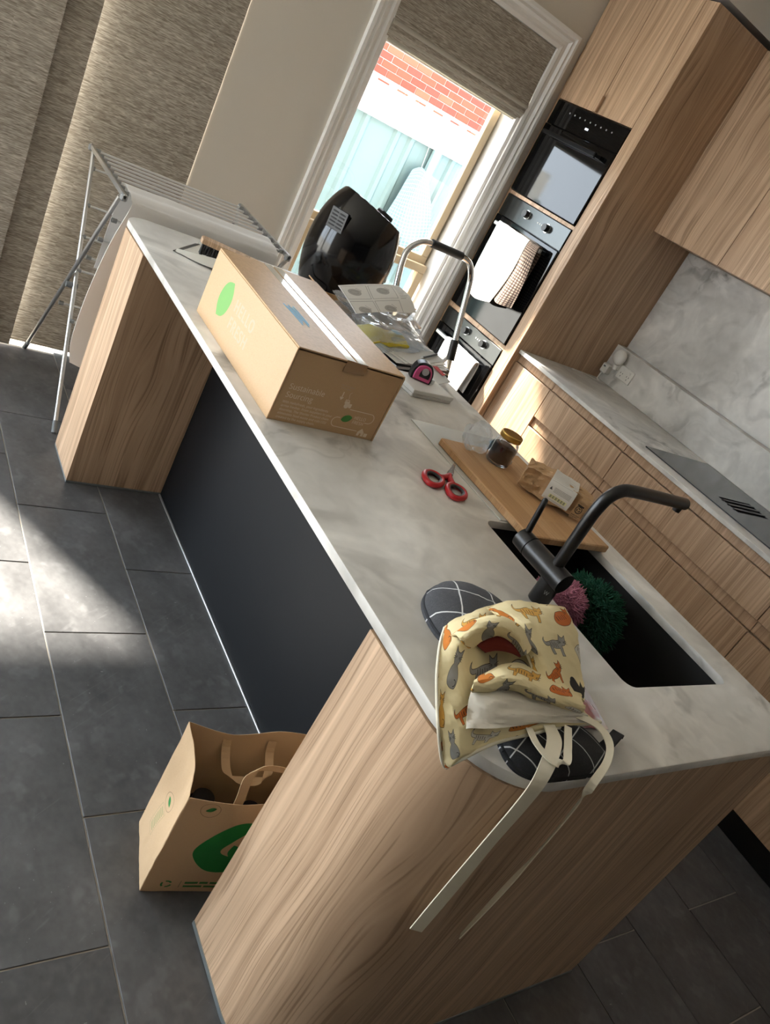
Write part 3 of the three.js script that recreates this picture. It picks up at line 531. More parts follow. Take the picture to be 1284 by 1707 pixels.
// ------------------------------------------------------------------ island
const YT = 0.92, TH = 0.022, ZN = 0.2865, ZF = -2.1, XR = 1.037;
const nearOut = (o, x1, z1, r = 0.168) => [...arc(o + r, z1 - r, r, Math.PI, Math.PI / 2, 24), [x1, z1]];
{
  const w = thing('island_worktop', 'grey marbled stone island worktop with rounded corner and sink cut-out', 'worktop', [0.5, YT - TH, -0.9]);
  const s = new THREE.Shape(), pts = [...arc(0.168, ZN - 0.168, 0.168, Math.PI, Math.PI / 2, 28), [XR, ZN], [XR, ZF], ...arc(0.09, ZF + 0.09, 0.09, -Math.PI / 2, -Math.PI, 14)];
  s.setFromPoints(pts.map((p) => new THREE.Vector2(p[0], -p[1])));
  const h = new THREE.Path(), x0 = 0.545, x1 = 0.935, z0 = -0.45, z1 = 0.103, r = 0.028;
  const hp = [...arc(x0 + r, z0 + r, r, Math.PI, Math.PI * 1.5, 8), ...arc(x1 - r, z0 + r, r, -Math.PI / 2, 0, 8), ...arc(x1 - r, z1 - r, r, 0, Math.PI / 2, 8), ...arc(x0 + r, z1 - r, r, Math.PI / 2, Math.PI, 8)];
  h.setFromPoints(hp.map((p) => new THREE.Vector2(p[0], -p[1]))); s.holes.push(h);
  const g = new THREE.ExtrudeGeometry(s, { depth: TH - 0.004, bevelEnabled: true, bevelThickness: 0.002, bevelSize: 0.002, bevelOffset: -0.002, bevelSegments: 2, curveSegments: 24 });
  g.rotateX(-Math.PI / 2); g.translate(0, YT - TH + 0.002, 0);
  part('slab', metreUV(toCreasedNormals(g.index ? g.toNonIndexed() : g, 0.5)), stone, w);
  // end unit with the bent oak panel
  const c = thing('island_end_unit', 'curved oak end unit of the island under the apron', 'cabinet', [0.5, 0, 0.1]);
  const outer = [[-0.002, -0.073], ...arc(0.160, ZN - 0.1665, 0.162, Math.PI, Math.PI / 2, 28), [0.981, ZN - 0.0045]], inner = [[0.981, ZN - 0.0225], ...arc(0.160, ZN - 0.1665, 0.144, Math.PI / 2, Math.PI, 28), [0.016, -0.073]];
  part('bent_panel', prism([...outer, ...inner], 0.012, 0.8945, 0.37), oak, c);
  part('inner_side', box(0.017, 0.96, 0.012, 0.69, -0.073, -0.055, 0.001, 0.4), oak, c);
  part('base_trim', prism([...outer.map(([x, z], i) => [x < 0.3 ? x - 0.002 : x, i ? z + 0.0015 : z]), ...inner], 0.0005, 0.012), steelBlue, c, 'grey metal base trim');
  part('support_rail', box(0.03, 0.36, 0.86, 0.898, -0.068, -0.05, 0.001), oak, c); part('support_rail', box(0.2, 0.96, 0.86, 0.898, ZN - 0.042, ZN - 0.0235, 0.001), oak, c);
  // leg unit at the far end
  const l = thing('island_leg_unit', 'oak leg unit at the island end by the clothes airer', 'cabinet', [0.2, 0, -1.93]);
  const lo = [[-0.002, -1.766], [0.36, -1.766], [0.36, -2.092], ...arc(0.088, -2.092 + 0.09, 0.09, -Math.PI / 2, -Math.PI, 14)];
  part('panel', prism(lo, 0.010, 0.8945, 0.15), oak, l);
  part('base_trim', prism(lo.map(([x, z]) => [x, z]), 0.0005, 0.010), steelBlue, l); part('support_rail', prism(lo.map(([x, z]) => [0.18 + (x - 0.18) * 0.9, (z + 1.93) * 0.9 - 1.93]), 0.8945, 0.898), oak, l);
  // body behind the knee space
  const b = thing('island_cabinet', 'island cabinet with near-black panel facing the knee space', 'cabinet', [0.67, 0, -0.95]);
  part('knee_panel', box(0.360, 0.378, 0.006, 0.896, -1.7655, -0.0735, 0.001), navy, b, 'near-black panel');
  part('carcass', box(0.378, 0.50, 0.006, 0.896, -1.7655, -0.0735, 0.001), navy, b); part('base', box(0.378, 0.93, 0.004, 0.10, -2.09, -0.0735, 0.001), navy, b);
  for (const [a, e] of [[-2.09, -1.55], [-1.547, -1.0], [-0.997, -0.52], [-0.517, -0.0745]]) part('door', box(0.962, 0.981, 0.103, 0.853, a, e, 0.001, rnd(), rnd()), oak, b);
  part('end_panel', box(0.362, 0.96, 0.1, 0.896, -2.092, -2.074, 0.001, 0.3), oak, b);
  const t = thing('floor_strip', 'thin bright metal strip between floor tiles and dark island panel', 'strip', [0.355, 0, -0.9]); part('strip', box(0.3525, 0.3595, 0.0003, 0.006, -1.765, -0.074, 0.001), silver, t);
  // undermount sink
  const k = thing('sink', 'deep black undermount sink set in the island', 'sink', [0.74, 0.7, -0.17]);
  const a0 = x0 - 0.006, a1 = x1 + 0.006, b0 = z0 - 0.006, b1 = z1 + 0.006, yb = 0.70, yt = YT - TH - 0.0005;
  part('basin_wall', box(a0 - 0.01, a0, yb, yt, b0, b1, 0), sinkBlack, k); part('basin_wall', box(a1, a1 + 0.01, yb, yt, b0, b1, 0), sinkBlack, k);
  part('basin_wall', box(a0 - 0.01, a1 + 0.01, yb, yt, b0 - 0.01, b0, 0), sinkBlack, k); part('basin_wall', box(a0 - 0.01, a1 + 0.01, yb, yt, b1, b1 + 0.01, 0), sinkBlack, k);
  part('basin_floor', box(a0 - 0.01, a1 + 0.01, yb - 0.01, yb, b0 - 0.01, b1 + 0.01, 0), sinkBlack, k); part('drain', lathe([[0, 0.003], [0.03, 0.003], [0.043, 0.0015], [0.045, 0]], [0.74, yb, -0.05], 28), darkPlastic, k);
}
{ // mixer tap
  const t = thing('mixer_tap', 'matte black mixer tap with tall bent spout at the sink', 'tap', [0.485, YT, -0.15]);
  part('base', merge([lathe([[0, 0], [0.0235, 0], [0.024, 0.002], [0.024, 0.077], [0.0225, 0.079], [0, 0.079]], [0.485, YT, -0.15], 40)]), matteBlack, t);
  part('body', merge([cyl(0.0245, 0.0245, [0.474, 0.999, -0.112], [0.464, 1.003, -0.228], 36)]), matteBlack, t);
  const cap = part('lever_cap', cyl(0.0247, 0.0235, [0.4638, 1.0032, -0.2305], [0.461, 1.005, -0.264], 36), matteBlack, t);
  part('lever', merge([cyl(0.0075, 0.0065, [0.46, 1.02, -0.255], [0.458, 1.105, -0.262], 18), (() => { const g = new THREE.SphereGeometry(0.0066, 16, 10); g.translate(0.458, 1.105, -0.262); return g; })()]), matteBlack, cap);
  part('spout', tube([[0.47, 1.0, -0.15], [0.468, 1.06, -0.15], [0.466, 1.135, -0.15], [0.468, 1.17, -0.15], [0.478, 1.2, -0.15], [0.5, 1.218, -0.15], [0.53, 1.224, -0.15], [0.62, 1.224, -0.15], [0.736, 1.222, -0.15]], 0.0135, 90, 24), matteBlack, t);
  part('aerator', cyl(0.010, 0.009, [0.722, 1.214, -0.15], [0.722, 1.201, -0.15], 20), matteBlack, t);
  const font = await new FontLoader().loadAsync('fonts/droid/droid_sans_regular.typeface.json');
  const tg = new TextGeometry('W', { font, size: 0.009, depth: 0.0004, curveSegments: 3 }); tg.rotateY(-0.75); tg.translate(0.485 - 0.0205, YT + 0.032, -0.15 + 0.0135); part('emblem', tg, std({ color: '#8a8a8a', roughness: 0.5 }), t, 'small pale letter emblem');
}

// ------------------------------------------------------------------ big carton
const kraftNoise = (u, v) => (fbm(u * 40, v * 40, 40, 40, 3, 3) - 0.5) * 22 + (fbm(u * 6, v * 6, 6, 6, 3, 9) - 0.5) * 10;
const kraftTex = tex(256, 256, (u, v) => { const d = kraftNoise(u, v); return [196 + d, 160 + d, 118 + d]; });
const kraft = std({ map: scaled(kraftTex, 1 / 0.25, 1 / 0.25), roughness: 0.42 });
const kraftFill = (g, w, h, base) => { g.fillStyle = base; g.fillRect(0, 0, w, h); for (let i = 0; i < 9000; i++) { g.fillStyle = rnd() < 0.5 ? 'rgba(255,235,200,0.05)' : 'rgba(90,55,25,0.05)'; g.fillRect(rnd() * w, rnd() * h, 1 + rnd() * 6, 1 + rnd() * 3); } };
const limeLeaf = (g, cx, cy, rx, ry, rot, col) => { // lemon-like outline with two small tips
  g.save(); g.translate(cx, cy); g.rotate(rot); g.fillStyle = col; g.beginPath(); g.moveTo(-rx * 1.12, 0); g.bezierCurveTo(-rx * 0.95, -ry * 0.25, -rx * 0.8, -ry, 0, -ry); g.bezierCurveTo(rx * 0.8, -ry, rx * 0.95, -ry * 0.3, rx * 1.14, 0); g.bezierCurveTo(rx * 0.95, ry * 0.25, rx * 0.8, ry, 0, ry); g.bezierCurveTo(-rx * 0.8, ry, -rx * 0.95, ry * 0.3, -rx * 1.12, 0); g.fill(); g.restore();
};
{
  const X0 = 0.041, X1 = 0.355, Z0 = -1.332, Z1 = -0.747, Y0 = YT, Y1 = 1.107;
  const c = thing('meal_kit_carton', 'long brown cardboard carton with green leaf mark and taped lid', 'box', [(X0 + X1) / 2, Y0, (Z0 + Z1) / 2]);
  const side = canvasTex(1024, 336, (g, w, h) => {
    kraftFill(g, w, h, '#c4a076'); limeLeaf(g, 255, 150, 92, 68, -1.2, '#62a846');
    g.fillStyle = '#b3a88a'; g.font = 'bold 82px sans-serif'; g.fillText('HELLO', 372, 150); g.fillText('FRESH', 372, 236);
  });
  const front = canvasTex(1024, 600, (g, w, h) => {
    kraftFill(g, w, h, '#c4a076'); g.fillStyle = '#e6d6bf'; g.strokeStyle = '#e6d6bf';
    g.font = '62px sans-serif'; g.fillText('Sustainable', 70, 322); g.fillText('Sourcing', 70, 392);
    g.font = '28px sans-serif'; ['With HelloFresh, your ingredients', 'arrive fresher. From suppliers to your', 'doorstep, The Shorter Product chain', 'eliminates food waste and cuts CO2', 'created by the supply chain.'].forEach((t, i) => g.fillText(t, 70, 442 + i * 33));
    g.fillStyle = '#c0a283'; for (const [x, y, l] of [[490, 182, 30], [526, 184, 16], [548, 186, 20], [576, 188, 44], [500, 206, 24], [532, 208, 12], [552, 210, 40]]) g.fillRect(x, y, l, 9); g.fillStyle = '#e6d6bf';
    g.lineWidth = 9; g.beginPath(); g.moveTo(545, 240); g.lineTo(545, 300); g.moveTo(530, 285); g.lineTo(545, 305); g.lineTo(560, 285); g.stroke(); g.lineWidth = 3; g.beginPath(); g.moveTo(620, 230); g.bezierCurveTo(580, 260, 640, 270, 600, 315); g.stroke();
    // route line with truck, leaf and house
    g.lineWidth = 6; g.beginPath(); g.moveTo(670, 372); g.lineTo(890, 372); g.arc(890, 415, 43, -Math.PI / 2, Math.PI / 2); g.lineTo(860, 458); g.stroke();
    g.beginPath(); g.moveTo(620, 458); g.lineTo(600, 458); g.arc(600, 500, 42, -Math.PI / 2, Math.PI / 2, true); g.lineTo(830, 542); g.stroke();
    g.beginPath(); g.arc(620, 350, 22, 0, 7); g.arc(655, 350, 14, 0, 7); g.fill(); g.fillRect(600, 310, 40, 24); g.strokeRect(596, 300, 34, 30); g.fillRect(628, 326, 40, 22);
    limeLeaf(g, 680, 455, 46, 30, -0.35, '#3f8a36'); g.fillStyle = '#e6d6bf'; g.font = '40px sans-serif'; g.fillText('HELLO', 745, 445); g.fillText('FRESH', 745, 486);
    g.beginPath(); g.moveTo(840, 545); g.lineTo(872, 510); g.lineTo(904, 545); g.lineTo(904, 580); g.lineTo(840, 580); g.fill(); g.fillRect(910, 548, 34, 32); g.fillStyle = '#c4a076'; g.fillRect(864, 556, 16, 24);
  });
  const top = kraft;
  const fit = (g, f) => { const p = g.attributes.position, uv = g.attributes.uv; for (let i = 0; i < p.count; i++) { const q = f(p.getX(i), p.getY(i), p.getZ(i)); uv.setXY(i, q[0], q[1]); } return g; };
  const t = 0.004;
  part('side_panel', fit(box(X0, X0 + t, Y0, Y1, Z0, Z1, 0.001), (x, y, z) => [(z - Z0) / (Z1 - Z0), (y - Y0) / (Y1 - Y0)]), std({ map: side, roughness: 0.42 }), c, 'side printed with green leaf mark and lettering');
  part('end_panel', fit(box(X0 + t + 0.001, X1 - t - 0.001, Y0, Y1 - 0.004, Z1 - t - 0.002, Z1 - 0.002, 0.001), (x, y, z) => [(x - X0) / (X1 - X0), (y - Y0) / (Y1 - Y0)]), std({ map: front, roughness: 0.42 }), c, 'end printed with sourcing text and a route drawing');
  part('side_panel', box(X1 - t, X1, Y0, Y1, Z0, Z1, 0.001), kraft, c); part('end_panel', box(X0 + t + 0.001, X1 - t - 0.001, Y0, Y1 - 0.004, Z0, Z0 + t, 0.001), kraft, c);
  const xm = 0.205;
  part('lid_flap', box(X0 + t * 0.3, xm - 0.003, Y1, Y1 + 0.004, Z0, Z1, 0.001), top, c); part('lid_flap', box(xm + 0.003, X1 - t * 0.3, Y1, Y1 + 0.004, Z0, Z1 - 0.001, 0.001), top, c);
  const ink = std({ color: '#6cc0e6', roughness: 0.5 });
  for (let i = 0; i < 5; i++) { const g = ribbon([[0.112 + i * 0.007, Y1 + 0.0045, -1.02 + (i % 2) * 0.012], [0.116 + i * 0.0065, Y1 + 0.0046, -0.97], [0.118 + i * 0.006, Y1 + 0.0045, -0.9 - (i % 3) * 0.014]], [[1, 0, 0], [1, 0, 0], [1, 0, 0]], 0.0032, 0.0004, 10); part('ink_mark', g, ink, c, 'blue ink scribble'); }
  const tp = phys({ color: '#d3cbbb', roughness: 0.07, clearcoat: 1, clearcoatRoughness: 0.04 });
  part('tape', cloth([[[xm - 0.03, Y1 + 0.0047, Z0 - 0.0005], [xm - 0.0035, Y1 + 0.0047, Z0 - 0.0005]], [[xm - 0.03, Y1 + 0.0047, Z1], [xm - 0.0035, Y1 + 0.0047, Z1]]], 2, 12, 0.0004), tp, c, 'glossy clear tape'); part('tape', cloth([[[xm + 0.0035, Y1 + 0.0047, Z0], [xm + 0.03, Y1 + 0.0047, Z0]], [[xm + 0.0035, Y1 + 0.0047, Z1], [xm + 0.03, Y1 + 0.0047, Z1]]], 2, 12, 0.0004), tp, c, 'glossy clear tape');
  part('tape_end', cloth([[[xm - 0.03, Y1 + 0.0045, Z1 - 0.001], [xm + 0.03, Y1 + 0.0045, Z1 - 0.001]], [[xm - 0.03, Y1 + 0.003, Z1 + 0.0012], [xm + 0.03, Y1 + 0.003, Z1 + 0.0012]], [[xm - 0.03, Y1 - 0.025, Z1 + 0.0006], [xm + 0.03, Y1 - 0.022, Z1 + 0.0006]]], 6, 12, 0.0004), phys({ color: '#a07a52', roughness: 0.15, clearcoat: 1 }), c);
}
{ // air fryer seen from behind
  const cx = 0.775, cz = -1.92, f = thing('air_fryer', 'glossy black egg-shaped air fryer with rear vent', 'air fryer', [cx, YT, cz]);
  const prof = [[0.0, 0.006], [0.115, 0.006], [0.135, 0.015], [0.152, 0.06], [0.166, 0.12], [0.171, 0.18], [0.168, 0.24], [0.158, 0.295], [0.143, 0.34], [0.122, 0.38], [0.09, 0.42], [0.04, 0.445], [0, 0.45]];
  const g = new THREE.LatheGeometry(new THREE.SplineCurve(prof.map((p) => new THREE.Vector2(...p))).getPoints(70).map((p) => new THREE.Vector2(Math.max(0, p.x), p.y)), 64), p = g.attributes.position;
  for (let i = 0; i < p.count; i++) { let x = p.getX(i), y = p.getY(i), z = p.getZ(i); const lim = 0.372 - 0.30 * x + 0.02 * z; if (y > lim) y = lim + (y - lim) * 0.04; p.setXYZ(i, x, y, z); }
  g.computeVertexNormals(); g.translate(cx, YT, cz); part('shell', toCreasedNormals(g.toNonIndexed(), 0.5), glossBlack, f);
  for (let i = 0; i < 4; i++) { const a = i * Math.PI / 2 + 0.6; part('foot', cyl(0.012, 0.01, [cx + 0.09 * Math.cos(a), YT + 0.007, cz + 0.09 * Math.sin(a)], [cx + 0.09 * Math.cos(a), YT, cz + 0.09 * Math.sin(a)], 14), darkPlastic, f); }
  // vent on the rear face
  const dir = V(-0.88, 0.06, 0.46).normalize(), up = V(-0.05, 1, 0.02).normalize(), rt = V().crossVectors(up, dir).normalize(), o = V(cx, YT + 0.285, cz).addScaledVector(dir, 0.1575), M = new THREE.Matrix4().makeBasis(rt, up, dir).setPosition(o);
  const bx = (w, h, d, x, y, z) => { const q = cbox(w, h, d, 0.001); q.translate(x, y, z); q.applyMatrix4(M); return metreUV(q); };
  const vent = part('vent_plate', bx(0.074, 0.074, 0.016, 0, 0, 0.004), std({ color: '#26282c', roughness: 0.3 }), f);
  for (const sx of [-1, 1]) for (let i = 0; i < 5; i++) part('vent_slot', bx(0.026, 0.0055, 0.002, sx * 0.0165, -0.024 + i * 0.012, 0.0125), blackGap, vent);
  part('top_knob', (() => { const q = cbox(0.06, 0.022, 0.045, 0.005); q.rotateZ(-0.29); q.translate(cx + 0.06, YT + 0.366, cz + 0.02); return metreUV(q); })(), matteBlack, f);
  part('trim_line', tube(Array.from({ length: 13 }, (_, i) => { const a = -0.5 + i * 0.1; return [cx + 0.1715 * Math.cos(a), YT + 0.18 - 0.25 * (i / 12 - 0.5) * 0.2, cz + 0.1715 * Math.sin(a)]; }), 0.0025, 30, 8), chrome, f, 'bright trim line');
  const w = thing('power_cord', 'black power cord trailing from the air fryer across the worktop', 'cord', [0.6, YT, -1.9]); part('cable', tube([[0.665, YT + 0.012, -1.79], [0.62, YT + 0.006, -1.76], [0.57, YT + 0.0045, -1.80], [0.52, YT + 0.006, -1.88], [0.475, YT + 0.03, -1.93], [0.45, YT + 0.0045, -1.96]], 0.004, 50, 10), matteBlack, w);
}

// ------------------------------------------------------------------ clutter behind the carton
const paper = std({ color: '#e6e3dc', roughness: 0.8 }), paperGrey = std({ color: '#cfcdc8', roughness: 0.8 });
const film = phys({ color: '#f4f7fa', roughness: 0.12, transmission: 0.82, thickness: 0, ior: 1.45, clearcoat: 0.6, clearcoatRoughness: 0.1 });
{
  const c = thing('open_carton', 'small opened brown carton with torn flaps behind the leaflets', 'box', [0.79, YT, -1.67]);
  part('base', box(0.61, 0.965, YT + 0.0005, YT + 0.005, -1.74, -1.60, 0.001), kraft, c);
  for (const x of [0.61, 0.961]) part('wall', box(x, x + 0.004, YT + 0.005, 0.985, -1.74, -1.60, 0.001), kraft, c);
  part('wall', box(0.614, 0.961, YT + 0.005, 0.985, -1.74, -1.736, 0.001), kraft, c); part('wall', box(0.614, 0.961, YT + 0.005, 0.97, -1.604, -1.60, 0.001), kraft, c);
  part('flap', cloth([[[0.965, 0.985, -1.735], [0.965, 0.985, -1.68]], [[0.985, 1.015, -1.73], [0.985, 1.017, -1.682]], [[1.005, 1.045, -1.725], [1.005, 1.05, -1.685]]], 6, 8, 0.004), kraft, c);
  part('flap', cloth([[[0.965, 0.985, -1.67], [0.965, 0.985, -1.605]], [[0.985, 1.0, -1.668], [0.985, 0.998, -1.607]], [[1.01, 1.012, -1.665], [1.01, 1.008, -1.61]]], 6, 8, 0.004), kraft, c);
  part('flap', cloth([[[0.61, 0.985, -1.735], [0.61, 0.985, -1.605]], [[0.585, 1.005, -1.737], [0.588, 1.002, -1.605]], [[0.555, 1.02, -1.74], [0.56, 1.01, -1.607]]], 6, 8, 0.004), kraft, c);
  const lt = canvasTex(512, 384, (g, w, h) => {
    g.fillStyle = '#dcdad5'; g.fillRect(0, 0, w, h); g.strokeStyle = '#8d8b88'; g.lineWidth = 3; g.strokeRect(16, 30, 180, 140); g.strokeRect(210, 30, 180, 140); g.strokeRect(16, 190, 180, 160); g.strokeRect(210, 190, 180, 160);
    g.fillStyle = '#a9a6a1'; for (const [x, y] of [[100, 100], [300, 95], [100, 270], [300, 265]]) { g.beginPath(); g.ellipse(x, y, 46, 34, 0.4, 0, 7); g.fill(); g.beginPath(); g.moveTo(x + 20, y - 44); g.lineTo(x + 50, y - 10); g.lineTo(x + 8, y - 8); g.stroke(); g.beginPath(); g.ellipse(x, y, 26, 16, 0.4, 0, 7); g.stroke(); }
    g.fillStyle = '#9a9793'; for (let i = 0; i < 9; i++) g.fillRect(410, 40 + i * 16, 80 - (i % 3) * 18, 4);
  });
  const LEAFLET = [[[0.569, 1.066, -1.56], [0.669, 1.089, -1.59], [0.78, 1.111, -1.62], [0.85, 1.118, -1.64]], [[0.579, 1.053, -1.5], [0.674, 1.069, -1.53], [0.783, 1.093, -1.56], [0.873, 1.11, -1.58]], [[0.589, 1.034, -1.42], [0.685, 1.049, -1.46], [0.793, 1.064, -1.5], [0.885, 1.078, -1.52]]];
  const l = thing('instruction_leaflet', 'curled grey leaflet printed with step drawings on the plastic bag', 'leaflet', [0.73, 1.03, -1.53]);
  const lg = cloth(LEAFLET, 24, 18, 0.0015), uv = lg.attributes.uv; for (let i = 0; i < uv.count; i++) uv.setXY(i, uv.getX(i) / 0.31, 1 - uv.getY(i) / 0.17); part('sheet', lg, std({ map: lt, roughness: 0.7 }), l);
  const POLY = [[[0.581, 1.03, -1.6], [0.695, 1.048, -1.62], [0.838, 1.066, -1.65], [0.945, 1.07, -1.66]], [[0.602, 1.02, -1.5], [0.702, 1.028, -1.53], [0.821, 1.038, -1.56], [0.965, 1.03, -1.6]], [[0.615, 1.0, -1.4], [0.706, 1.012, -1.43], [0.859, 1.01, -1.48], [0.981, 0.995, -1.52]], [[0.653, 0.975, -1.36], [0.766, 0.985, -1.4], [0.892, 0.98, -1.44], [1.025, 0.965, -1.5]]];
  const b = thing('plastic_bag', 'crinkled clear plastic bag with yellow sachet under the leaflet', 'bag', [0.79, 0.95, -1.5]);
  part('film', cloth(POLY, 40, 40, 0.0006, 0.014, 3), film, b); part('film', cloth(POLY.map((r) => r.map(([x, y, z]) => [x + 0.012, y - 0.03, z + 0.01])), 36, 36, 0.0006, 0.014, 8), film, b);
  const sa = part('sachet', cloth([[[0.63, 0.985, -1.45], [0.7, 0.995, -1.47], [0.76, 0.99, -1.485], [0.84, 0.985, -1.52]], [[0.635, 0.98, -1.40], [0.7, 1.005, -1.425], [0.765, 0.982, -1.445], [0.85, 0.99, -1.475]], [[0.65, 0.965, -1.365], [0.71, 0.98, -1.385], [0.77, 0.968, -1.41], [0.86, 0.972, -1.435]]], 18, 14, 0.012, 0.004, 5), std({ color: '#e6cf1f', roughness: 0.4 }), b, 'yellow sachet');
  part('sachet_label', cloth([[[0.795, 1.0, -1.492], [0.83, 1.0, -1.505]], [[0.803, 1.001, -1.455], [0.838, 1.001, -1.468]]], 3, 3, 0.001), std({ color: '#4f9aa0', roughness: 0.5 }), sa, 'teal label');
  const sheets = thing('paper_stack', 'loose white papers fanned over the black folder', 'papers', [0.87, 0.94, -1.48]);
  for (let i = 0; i < 4; i++) { const a = 0.22 + i * 0.09, y = 0.9515 + i * 0.003, cx = 0.87 + i * 0.006, cz = -1.44 - i * 0.010, q = (x, z, dy = 0) => [cx + x * Math.cos(a) + z * Math.sin(a), y + dy, cz - x * Math.sin(a) + z * Math.cos(a)]; part('sheet', cloth([[q(-0.15, -0.1), q(0, -0.1), q(0.13, -0.1, 0.006 + i * 0.004)], [q(-0.15, 0.1), q(0, 0.1), q(0.13, 0.1, 0.004)]], 10, 6, 0.0012), i & 1 ? paperGrey : paper, sheets); }
  const fo = thing('black_folder', 'flat black folder lying under the loose papers', 'folder', [0.88, YT, -1.46]);
  const cov = (x0, x1, y0, y1, z0, z1) => { const g = cbox(x1 - x0, y1 - y0, z1 - z0, 0.002); g.rotateY(0.32); g.translate((x0 + x1) / 2, (y0 + y1) / 2, (z0 + z1) / 2); return metreUV(g); };
  part('cover', cov(0.72, 1.0, YT + 0.0005, YT + 0.004, -1.55, -1.35), matteBlack, fo); part('pages', cov(0.73, 0.99, YT + 0.0045, YT + 0.018, -1.54, -1.36), paperGrey, fo); part('cover', cov(0.72, 1.0, YT + 0.0185, YT + 0.022, -1.552, -1.352), matteBlack, fo);
  const pens = thing('pen', 'slim dark pen lying on the papers by the worktop edge', 'pen', [0.97, 0.96, -1.42]); part('barrel', cyl(0.004, 0.004, [0.91, 0.966, -1.40], [1.02, 0.972, -1.47], 12), matteBlack, pens); part('tip', cyl(0.004, 0.0008, [0.91, 0.966, -1.40], [0.898, 0.9653, -1.392], 12), silver, pens);
  // slim white box with the tape measure and a card
  const wb = thing('slim_white_box', 'slim white box with a tape measure on it', 'box', [0.80, YT, -1.2]);
  const rot = (g, a, cx, cy, cz) => { g.rotateY(a); g.translate(cx, cy, cz); return metreUV(g); };
  part('base', rot(cbox(0.185, 0.012, 0.13, 0.002), 0.12, 0.80, YT + 0.0065, -1.2), paperGrey, wb); part('lid', rot(cbox(0.19, 0.014, 0.135, 0.002), 0.12, 0.80, YT + 0.0198, -1.2), std({ color: '#d9d8d2', roughness: 0.5 }), wb);
  const bb = thing('blue_booklet', 'thin blue and white booklet half under the tape measure', 'booklet', [0.71, YT, -1.24]); part('pages', rot(cbox(0.09, 0.004, 0.15, 0.001), 0.5, 0.66, YT + 0.0025, -1.27), paper, bb); part('cover', rot(cbox(0.06, 0.001, 0.10, 0.0003), 0.5, 0.668, YT + 0.0052, -1.262), std({ color: '#5f86b3', roughness: 0.5 }), bb, 'blue printed patch');
  const tm = thing('tape_measure', 'chunky pink and black tape measure', 'tape measure', [0.795, YT + 0.027, -1.225]);
  const tms = (r, w) => { const sh = new THREE.Shape(); sh.moveTo(-r, -r * 0.8); sh.lineTo(r * 0.95, -r * 0.8); sh.quadraticCurveTo(r * 1.05, r * 0.2, r * 0.45, r * 0.75); sh.quadraticCurveTo(-r * 0.3, r * 1.1, -r * 0.85, r * 0.55); sh.quadraticCurveTo(-r * 1.15, 0, -r, -r * 0.8); const g = new THREE.ExtrudeGeometry(sh, { depth: w, bevelEnabled: true, bevelSize: 0.004, bevelThickness: 0.004, bevelSegments: 3 }); g.translate(0, r * 0.8 + 0.004, -w / 2); return g; };
  const put = (g) => { g.rotateY(-0.35); g.translate(0.795, YT + 0.0272, -1.225); return g; };
  part('case', put(tms(0.034, 0.03)), std({ color: '#17181b', roughness: 0.35 }), tm); const pk = std({ color: '#d8588f', roughness: 0.4 });
  const g1 = tms(0.027, 0.042); g1.translate(0, 0.004, 0); part('case_side', put(g1), pk, tm, 'pink side shell'); const g2 = tms(0.015, 0.046); g2.translate(0.004, 0.016, 0); part('grip', put(g2), matteBlack, tm);
  const g3 = cbox(0.012, 0.016, 0.022, 0.001); g3.translate(0.044, 0.012, 0); part('tape_tip', put(g3), silver, tm);
  const disc = cyl(0.012, 0.012, [0, 0.038, 0.02], [0, 0.038, 0.0275], 20); part('badge', put(disc), std({ color: '#b9b9bd', roughness: 0.3, metalness: 0.6 }), tm);
  const cd = thing('swing_card', 'small grey card with red label beside the tape measure', 'card', [0.93, YT, -1.34]);
  part('card', cloth([[[0.865, 0.952, -1.37], [0.97, 0.96, -1.40]], [[0.90, 0.942, -1.245], [0.985, 0.946, -1.29]]], 6, 6, 0.0015), paperGrey, cd);
  part('label', cloth([[[0.94, 0.9596, -1.365], [0.965, 0.9612, -1.372]], [[0.955, 0.954, -1.31], [0.976, 0.955, -1.322]]], 4, 4, 0.001), std({ map: canvasTex(128, 48, (g) => { g.fillStyle = '#b32424'; g.fillRect(0, 0, 128, 48); g.fillStyle = '#f2dede'; g.fillRect(14, 18, 70, 10); }), roughness: 0.5 }), cd, 'red label');
}
